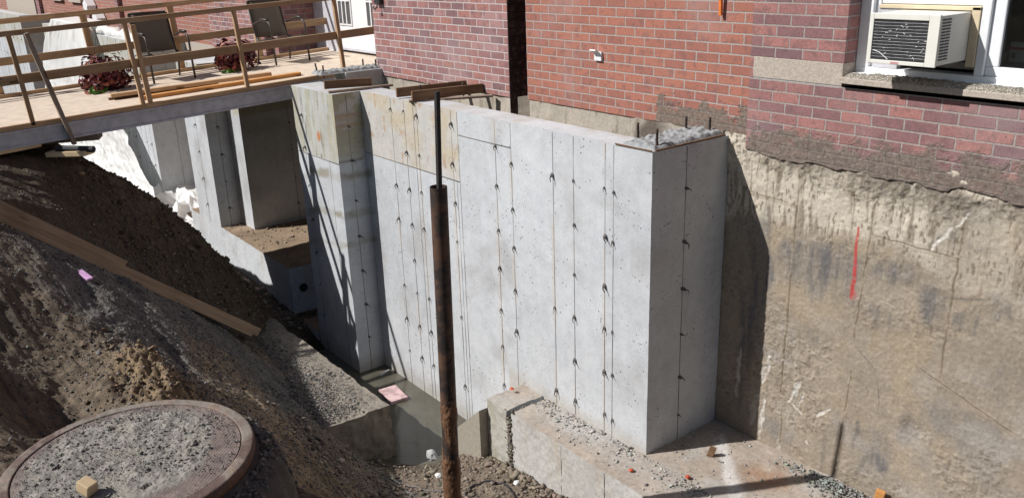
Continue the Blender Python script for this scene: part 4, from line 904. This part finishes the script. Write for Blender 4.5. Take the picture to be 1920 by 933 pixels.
# ================================================================== PIPE
e = empty('steel_pipe', (-4.12, -2.42, -2.9), 'tall rusty steel pipe standing in the pit with a thin bar in its top', 'pipe')
top = Vector((-4.066, -2.42, .029)); bot = Vector((-4.155, -2.42, -2.95)); n = 60; pts = [top.lerp(bot, i/n) for i in range(n+1)]
m = MB(); m.tube(pts, .0515, 28, cap=False); ip = [top.lerp(bot, i/10*.3) for i in range(11)]
o = m.build('tube', M['rust'], e, smooth=True)
m = MB(); m.tube(ip, .046, 28, cap=False); m.f = [q[::-1] for q in m.f]; m.build('bore', M['rust'], e, smooth=True)
m = MB(); V = []; kk = 28
for i in range(kk): a = i*math.tau/kk; V += [top+Vector((.0515*math.cos(a), .0515*math.sin(a), .0005)), top+Vector((.046*math.cos(a), .046*math.sin(a), .0005))]
m.add(V, [(2*i, (2*i+2) % (2*kk), (2*i+3) % (2*kk), 2*i+1) for i in range(kk)]); m.build('rim', M['rust'], e)
# scale of clay and rust on the lit side
nz, na = 130, 64; zt, zb_ = .47, .79; P = np.zeros((nz, na, 3))
for i in range(nz):
    t = zt+(zb_-zt)*i/(nz-1); c0 = top.lerp(bot, t)
    for j in range(na):
        a = math.radians(-175+j/(na-1)*265); 
        P[i, j] = (c0.x, c0.y, c0.z); P[i, j, 0] += math.cos(a); P[i, j, 1] += math.sin(a)
ii, jj = np.meshgrid(np.arange(nz)/nz, np.arange(na)/na, indexing='ij')
msk = fbm(ii*7, jj*3.5, 4, 5, .6)+.55*sst(.3, .6, ii)*sst(1.02, .9, ii)+.25*sst(0, .12, ii)-.25*sst(.6, .95, jj)-.12
rad = .0500+np.clip(msk, -.05, .5)*.022+.003*fbm(ii*60, jj*30, 2, 3)
cen = np.array([[list(top.lerp(bot, zt+(zb_-zt)*i/(nz-1)))]*na for i in range(nz)])
P = cen+(P-cen)*rad[..., None]
grid_obj('rust_scale', P, M['rust_heavy'], e)
m = MB(); a, b = Vector((-4.018, -2.42, .585)), Vector((-4.075, -2.42, -.25)); 
pp = [a.lerp(b, i/6) for i in range(7)]; m.tube(pp, .0175, 4); m.build('inner_bar', M['pipeshaft'], e)

# ================================================================== MANHOLE
CX, CY, ZT0 = -3.105, -4.476, -.45
mh = empty('manhole', (CX, CY, -.9), 'round cast iron manhole cover littered with gravel on a raised concrete riser', 'manhole')
na = 160
def lathe(prof, k_=na, jit=0):
    V = []; 
    for r_, z_ in prof:
        for q in range(k_): a = q*math.tau/k_; V.append((CX+r_*math.cos(a), CY+r_*math.sin(a), z_))
    Fc = [(i*k_+q, i*k_+(q+1) % k_, (i+1)*k_+(q+1) % k_, (i+1)*k_+q) for i in range(len(prof)-1) for q in range(k_)]
    return V, Fc
prof = [(.403, -.50), (.403, ZT0-.005), (.406, ZT0)]+[(.406+.038*q/9, ZT0-.001*(q > 7)) for q in range(1, 10)]+[(.449, ZT0-.006), (.452, ZT0-.014), (.452, ZT0-.03), (.445, ZT0-.05), (.438, -.51)]
V, Fc = lathe(prof, 640); V = np.array(V); Fc = np.array(Fc)[:, ::-1]; rr_ = np.hypot(V[:, 0]-CX, V[:, 1]-CY); an_ = np.arctan2(V[:, 1]-CY, V[:, 0]-CX)
n1 = fbm(V[:, 0]*9, V[:, 1]*9, V[:, 2]*9, 4, .6); n2 = fbm(V[:, 0]*40, V[:, 1]*40, V[:, 2]*40, 4, .6)
c = np.zeros_like(V)+np.array([.15, .105, .09]); c = c*(1+.3*n1+.3*n2)[:, None]
c = mixc(c, [.24, .215, .185], sst(-.25, .25, n1+.35*np.cos(an_-2.4)+.25*n2)*.85*(V[:, 2] > ZT0-.004)); c = mixc(c, [.24, .14, .10], sst(.2, .6, n2+n1)*.4)
c = mixc(c, [.20, .10, .06], sst(ZT0-.006, ZT0-.02, V[:, 2])*.6*(rr_ > .44)); V[:, 2] += np.where(V[:, 2] > ZT0-.01, .0035*np.maximum(0, n2)+.0015*n1, 0)
mesh_obj('ring', V, Fc, M['conc_old'], mh, c, smooth=True)
nr_, nq = 150, 560; rr, aa = np.meshgrid(np.linspace(0.0005, .3995, nr_), np.linspace(0, math.tau, nq+1), indexing='ij')
X = CX+rr*np.cos(aa); Y = CY+rr*np.sin(aa)
dirt = sst(.398, .335, rr+.03*fbm(X*8, Y*8, 3, 3)+.10*np.exp(-(((X-CX-.2)/.25)**2+((Y-CY-.32)/.16)**2))+.08*np.exp(-(((X-CX-.33)/.1)**2+((Y-CY-.02)/.2)**2)))
waf = (np.sin((X+Y)*math.tau/.017) > .2)&(np.sin((X-Y)*math.tau/.017) > .2)
dn = fbm(X*26, Y*26, 4, 4, .6); dn2 = fbm(X*90, Y*90, 6, 3, .6)
Z = ZT0-.004+waf*.0025*(1-dirt)+dirt*(.004+.009*np.maximum(dn, -.25)+.004*dn2)
c = np.zeros(X.shape+(3,))+np.array([.19, .15, .135]); c = mixc(c, np.array([.25, .235, .21]), dirt*.95)
c = c*(1+.35*dn+.2*dn2)[..., None]; c = mixc(c, [.29, .265, .225], sst(.1, .5, fbm(X*9, Y*9, 11, 3))*dirt*.6)
hol = np.zeros_like(X)
for hx, hy, ang in ((-3.42, -4.47, .2), (-3.03, -4.21, .9), (-2.84, -4.48, .2), (-3.24, -4.74, .9)):
    hx = CX+(hx-CX)*.86; hy = CY+(hy-CY)*.86
    du = (X-hx)*math.cos(ang)+(Y-hy)*math.sin(ang); dv = -(X-hx)*math.sin(ang)+(Y-hy)*math.cos(ang)
    hol = np.maximum(hol, (abs(du) < .012)*(abs(dv) < .02)*1.0)
Z = Z-hol*.04; c = mixc(c, [.02, .018, .015], hol)
grid_obj('lid', np.stack([X, Y, Z], -1), M['conc_old'], mh, col=c, smooth=False)
V, Fc = lathe([(.43, -.50), (.47, -.51), (.53, -.55), (.565, -.66), (.585, -.80), (.61, -1.5)]); V = np.array(V)
nn = fbm(V[:, 0]*9, V[:, 1]*9, V[:, 2]*9, 4, .6); dv = V[:, :2]-[CX, CY]; V[:, :2] += dv*(nn*.09)[:, None]
mesh_obj('riser', V, np.array(Fc)[:, ::-1], M['conc_old'], mh, col=(np.zeros((len(V), 3))+[.105, .095, .083])*(1+.4*nn)[:, None], smooth=True)

n_ = 0
# ================================================================== LUMBER on the slope
for a, b, w_, h_, mt, lab in (
    ((-7.85, -4.62, -.27), (-8.31, -2.12, -2.45), .05, .09, 'wood_slope', 'long lower plank lying down the soil slope to the gravel'),
    ((-7.79, -4.62, -.30), (-8.24, -2.22, -2.42), .035, .045, 'wood_slope', 'thin strip lying against the long plank on the slope'),
    ((-7.93, -4.62, -.20), (-8.16, -3.35, -1.33), .10, .10, 'wood_slope', 'shorter upper plank resting on the slope beside the long plank')):
    tag(lumber('plank', a, b, w_, h_, M[mt]), lab, 'plank', 'planks down the slope')

# ================================================================== DEBRIS
def foam(name, loc, sx, sy, sz, rz, ry, mat, lab, cat='foam'):
    m = MB(); m.box((-sx/2, -sy/2, -sz/2), (sx/2, sy/2, sz/2)); return tag(m.build(name, mat, None, .004, matrix=Matrix.Translation(loc) @ Matrix.Rotation(rz, 4, 'Z') @ Matrix.Rotation(ry, 4, 'Y')), lab, cat)
zz = float(ground_h(-6.95, -3.85))
foam('foam_offcut', (-7.28, -1.12, -3.15), .33, .20, .05, -.12, .0, M['pink'], 'flat pink foam board floating in the muddy water')
foam('stick', (-7.8, -.93, -3.15), .02, .16, .02, .3, 0, M['graygrip'], 'short pale stick floating near the pilaster foot', 'stick')
foam('wood_block', (-2.955, -4.655, -.415), .055, .045, .045, .5, .3, M['wood_pale'], 'small pale wood block standing on the manhole cover', 'wood block')
foam('wood_offcut', (-2.42, -.06, -2.31), .06, .035, .12, .3, .15, M['wood_orange'], 'orange wood offcut standing against the muddy foundation', 'wood block')
foam('wood_offcut', (-3.55, -.45, -2.33), .05, .025, .09, .5, .3, M['wood_dark'], 'brown wood offcut in the shaded corner of the footing', 'wood block')
def crumb(loc, r_, mat, name, lab, cat, sz=(1, 1, .6)):
    rs = random.Random(int(abs(loc[0]*9973+loc[1]*577))); m = MB(); k_ = 7; V = []
    for i, (q, z_) in enumerate(((.6, -.5), (1, -.1), (.8, .45), (.25, .7))):
        for j in range(k_): a = j*math.tau/k_+rs.uniform(-.2, .2); rr_ = q*rs.uniform(.75, 1.2); V.append((r_*rr_*math.cos(a)*sz[0], r_*rr_*math.sin(a)*sz[1], r_*z_*sz[2]*1.3))
    m.add(V, [(i*k_+j, i*k_+(j+1) % k_, (i+1)*k_+(j+1) % k_, (i+1)*k_+j) for i in range(3) for j in range(k_)]+[tuple(range(k_))[::-1], tuple(3*k_+j for j in range(k_))])
    return tag(m.build(name, mat, matrix=Matrix.Translation(loc)), lab, cat)
crumb((-3.47, -.81, -2.352), .022, M['redchip'], 'brick_chip', 'bright red chip on the footing in front of the right wall end', 'chip')
crumb((-3.80, -1.06, -2.352), .02, M['redchip'], 'brick_chip', 'small red brick chip near the front edge of the footing', 'chip')
crumb((-5.34, -.98, -2.33), .02, M['redchip'], 'brick_chip', 'red brick chip at the left end of the footing', 'chip')
crumb((-5.25, -1.85, -2.79), .03, M['paper'], 'paper_scrap', 'crumpled white scrap on the pit floor left of the pipe', 'scrap')
crumb((-4.74, -1.42, -2.79), .028, M['paper'], 'paper_scrap', 'white pebble-like scrap on the pit floor right of the pipe', 'scrap')
crumb((-5.55, -1.72, -2.80), .06, M['graygrip'], 'rock', 'rounded grey rock at the edge of the muddy water', 'rock', (1, .8, 1))
def cable(pts, r_, mat, lab):
    P_ = [Vector(p) for p in pts]; out = []
    for i in range(len(P_)-1):
        p0, p1, p2, p3 = P_[max(i-1, 0)], P_[i], P_[i+1], P_[min(i+2, len(P_)-1)]
        for q in range(8):
            t = q/8; out.append(.5*((2*p1)+(p2-p0)*t+(2*p0-5*p1+4*p2-p3)*t*t+(3*p1-p0-3*p2+p3)*t**3))
    out.append(P_[-1])
    for v in out: v.z = float(ground_h(v.x, v.y))+r_+.004
    m = MB(); m.tube(out, r_, 6); return tag(m.build('cable', mat, smooth=True), lab, 'cable')
cable([(-5.96, -2.34, 0), (-5.64, -2.07, 0), (-5.46, -1.98, 0), (-5.25, -1.88, 0), (-5.2, -1.75, 0), (-5.4, -1.7, 0)], 5e-3, M['cablegray'], 'grey looped cable on the pit floor left of the pipe')
cable([(-5.7, -2.2, 0), (-5.4, -2.08, 0), (-5.1, -2.12, 0), (-4.9, -2.2, 0), (-4.5, -2.0, 0), (-4.3, -1.9, 0)], 4e-3, M['cablegray'], 'thin grey cable trailing past the foot of the pipe')
cable([(-4.55, -1.55, 0), (-4.83, -1.45, 0), (-5.03, -1.52, 0), (-5.05, -1.68, 0), (-4.92, -1.78, 0), (-4.5, -1.75, 0)], .008, M['rubber'], 'black hooked cable on the pit floor right of the pipe')
# mauve foam strip on gravel slope: solve its place on the slope
def on_slope(px_, py_):
    d = r2*((px_-960)/1593.12)-u2*((py_-466.5)/1593.12)+f; p = np.array([0, -5., 1.3]); t = 2.5
    while t < 60:
        q = p+d*t
        if q[2] < float(ground_h(q[0], q[1])): return q
        t += .02
    return p+d*5
q = on_slope(160, 520); foam('foam_strip', (q[0], q[1], q[2]+.02), .19, .05, .02, .2, .15, M['mauve'], 'small lilac foam strip on the gravel slope below the planks')

# ------------------------------------------------------------------ scattered stones (one object per patch of gravel)
def stones(name, P, S, C_, lab=None, kind='stuff'):
    n = len(P); base = np.array([(1, 0, 0), (-1, 0, 0), (0, 1, 0), (0, -1, 0), (0, 0, 1), (0, 0, -1), (.6, .6, .55), (-.6, .6, -.5), (.6, -.65, -.4), (-.55, -.6, .6)], float)
    tri = np.array([(0, 6, 4), (6, 2, 4), (2, 1, 4), (1, 9, 4), (9, 3, 4), (3, 0, 4), (0, 2, 6), (1, 3, 9), (2, 0, 5), (0, 8, 5), (8, 3, 5), (3, 1, 5), (1, 7, 5), (7, 2, 5), (0, 3, 8), (2, 7, 1)])
    V = base[None]*rng.uniform(.6, 1.15, (n, 10, 1)); sc = S[:, None, None]*rng.uniform(.55, 1.25, (n, 1, 3))*np.array([1, 1, .6]); V = V*sc
    a = rng.uniform(0, math.tau, n); ca, sa = np.cos(a), np.sin(a); b = rng.normal(0, .5, n); cb, sb = np.cos(b), np.sin(b)
    x = V[..., 0]*cb[:, None]+V[..., 2]*sb[:, None]; z = -V[..., 0]*sb[:, None]+V[..., 2]*cb[:, None]; y = V[..., 1]
    X = x*ca[:, None]-y*sa[:, None]; Y = x*sa[:, None]+y*ca[:, None]
    V = np.stack([X, Y, z], -1)+P[:, None]
    F_ = (tri[None]+(np.arange(n)*10)[:, None, None]).reshape(-1, 3)
    o = mesh_obj(name, V.reshape(-1, 3), F_, M['stone'], col=np.repeat(C_, 10, 0)); return tag(o, lab, None, None, kind)
def graycol(n, a=(.15, .145, .14), v=.35): return np.array(a)[None]*(1+rng.normal(0, v, (n, 1)).clip(-.6, .9))*(1+rng.normal(0, .04, (n, 3)))
# slope gravel
N0 = 130000; x = rng.uniform(-9.2, -3.2, N0); y = rng.uniform(-4.9, -2.0, N0)
dens = np.exp(-(((x+7.0)/1.7)**2+((y+3.1)/.95)**2)*.9)*(.55+.6*fbm(x*2, y*2, 3, 4))+.09*(1+fbm(x*3, y*3, 9, 3)); keep = rng.uniform(0, 1, N0) < dens*.95
keep &= np.hypot(x-CX, y-CY) > .55; x, y = x[keep], y[keep]; s = rng.lognormal(math.log(.0072), .42, len(x)).clip(.003, .03)
stones('slope_gravel', np.stack([x, y, ground_h(x, y)+s*.1], 1), s, graycol(len(x), (.145, .137, .128), .3))
# block top gravel
n = 13000; x = rng.uniform(-9.0, -6.3, n); y = -2.78+rng.beta(1.2, 2.3, n)*1.05; s = rng.lognormal(math.log(.0085), .38, n).clip(.004, .03)
stones('block_gravel', np.stack([x, y, -2.60+.01+0*x+rng.uniform(0, .02, n)], 1), s, graycol(n, (.17, .165, .155)))
# pit stones
n = 4200; x = rng.uniform(-6.2, -3.2, n); y = rng.uniform(-2.9, -1.22, n); s = rng.lognormal(math.log(.012), .55, n).clip(.005, .05)
k_ = ground_h(x, y) > -3.12; x, y, s = x[k_], y[k_], s[k_]; cc_ = graycol(len(x), (.21, .175, .14), .3)
stones('pit_stones', np.stack([x, y, ground_h(x, y)+s*.2], 1), s, cc_)
# far bank and trench stones
n = 1500; x = rng.uniform(-14, -9.2, n); y = rng.uniform(-1.9, -1.15, n); s = rng.lognormal(math.log(.022), .5, n).clip(.01, .09)
stones('trench_stones', np.stack([x, y, ground_h(x, y)+s*.2], 1), s, graycol(n, (.22, .185, .15), .3))
# clods on heap and bank
n = 2600; x = np.where(rng.uniform(0, 1, n) < .6, rng.normal(-5.45, .5, n), rng.normal(-9.4, .5, n)); y = np.where(x > -7, rng.normal(-3.8, .22, n), rng.normal(-2.6, .5, n)); s = rng.lognormal(math.log(.009), .5, n).clip(.004, .035)
stones('soil_clods', np.stack([x, y, ground_h(x, y)+s*.2], 1), s, graycol(n, (.20, .15, .10), .25))
# crumbs on the footing along the wall
n = 2600; x = rng.uniform(-5.05, -1.6, n); y = np.where(rng.uniform(0, 1, n) < .62, -.83-np.abs(rng.normal(0, .09, n)), rng.uniform(-1.19, -.05, n)); k_ = (x > -3.86)|(y < -.83); y = np.clip(y, -1.195, -.01); x, y = x[k_], y[k_]
s = rng.lognormal(math.log(.007), .5, len(x)).clip(.003, .024); stones('footing_crumbs', np.stack([x, y, -2.37+s*.3], 1), s, graycol(len(x), (.34, .33, .31), .3))
n = 700; x = rng.normal(-2.62, .22, n); y = -.04-np.abs(rng.normal(0, .10, n)); s = rng.lognormal(math.log(.010), .4, n).clip(.005, .022)
stones('corner_gravel', np.stack([x, y, -2.37+.004+.03*np.exp(-((x+2.62)/.2)**2)*rng.uniform(0, 1, n)], 1), s, graycol(n, (.25, .26, .24), .3))
n = 500; x = rng.uniform(-13, -9.8, n); y = rng.uniform(-1.1, .3, n); s = rng.lognormal(math.log(.012), .5, n).clip(.006, .04); stones('footing_debris', np.stack([x, y, -2.37+s*.3], 1), s, graycol(n, (.28, .22, .17), .3))
# grit on the manhole lid
n = 7500; a = rng.uniform(0, math.tau, n); q = np.sqrt(rng.uniform(0, 1, n))*.39; x = CX+q*np.cos(a); y = CY+q*np.sin(a)
w_ = fbm(x*6, y*6, 2, 4)+.25-1.0*np.exp(-(((x-CX-.3)/.12)**2+((y-CY-.1)/.25)**2)); k_ = rng.uniform(-.5, .6, n) < w_; x, y = x[k_], y[k_]; s = rng.lognormal(math.log(.0026), .5, len(x)).clip(.0013, .012)
o = stones('lid_grit', np.stack([x, y, ZT0+.002+s*.3], 1), s, graycol(len(x), (.215, .205, .19), .2))

# broken mortar crumbs in the footing joint and muddy clods over the pit edge
n = 260; x = rng.normal(-5.085, .02, n); y = rng.uniform(-1.24, -.95, n); z = rng.uniform(-2.9, -2.36, n); s = rng.lognormal(math.log(.012), .4, n).clip(.006, .028)
stones('joint_rubble', np.stack([x, np.where(z > -2.42, y, -1.215), z], 1), s, graycol(n, (.22, .19, .16), .3))
n = 900; x = rng.uniform(-5.95, -3.6, n); y = -1.24-np.abs(rng.normal(0, .05, n)); s = rng.lognormal(math.log(.018), .5, n).clip(.008, .05)
stones('footing_foot_clods', np.stack([x, y, ground_h(x, y)+s*.3], 1), s, graycol(n, (.22, .18, .14), .25))
n = 1500; x = rng.uniform(-9.9, -8.6, n); y = rng.uniform(-3.3, -1.6, n); s = rng.lognormal(math.log(.016), .5, n).clip(.006, .05)
stones('bank_clods', np.stack([x, y, ground_h(x, y)+s*.2], 1), s, graycol(n, (.12, .095, .07), .3))

n = 5200; a = rng.uniform(-2.2, 2.2, n); q = .47+np.abs(rng.normal(0, .06, n)); x = CX+q*np.cos(a); y = CY+q*np.sin(a); s = rng.lognormal(math.log(.006), .5, n).clip(.003, .022)
zr = np.interp(q, [.43, .47, .53, .565, .585, .61, .9], [-.50, -.51, -.55, -.66, -.80, -1.5, -1.5])
k_ = q < .60; stones('riser_grit', np.stack([x, y, zr+s*.2], 1)[k_], s[k_], graycol(int(k_.sum()), (.15, .135, .12), .3))
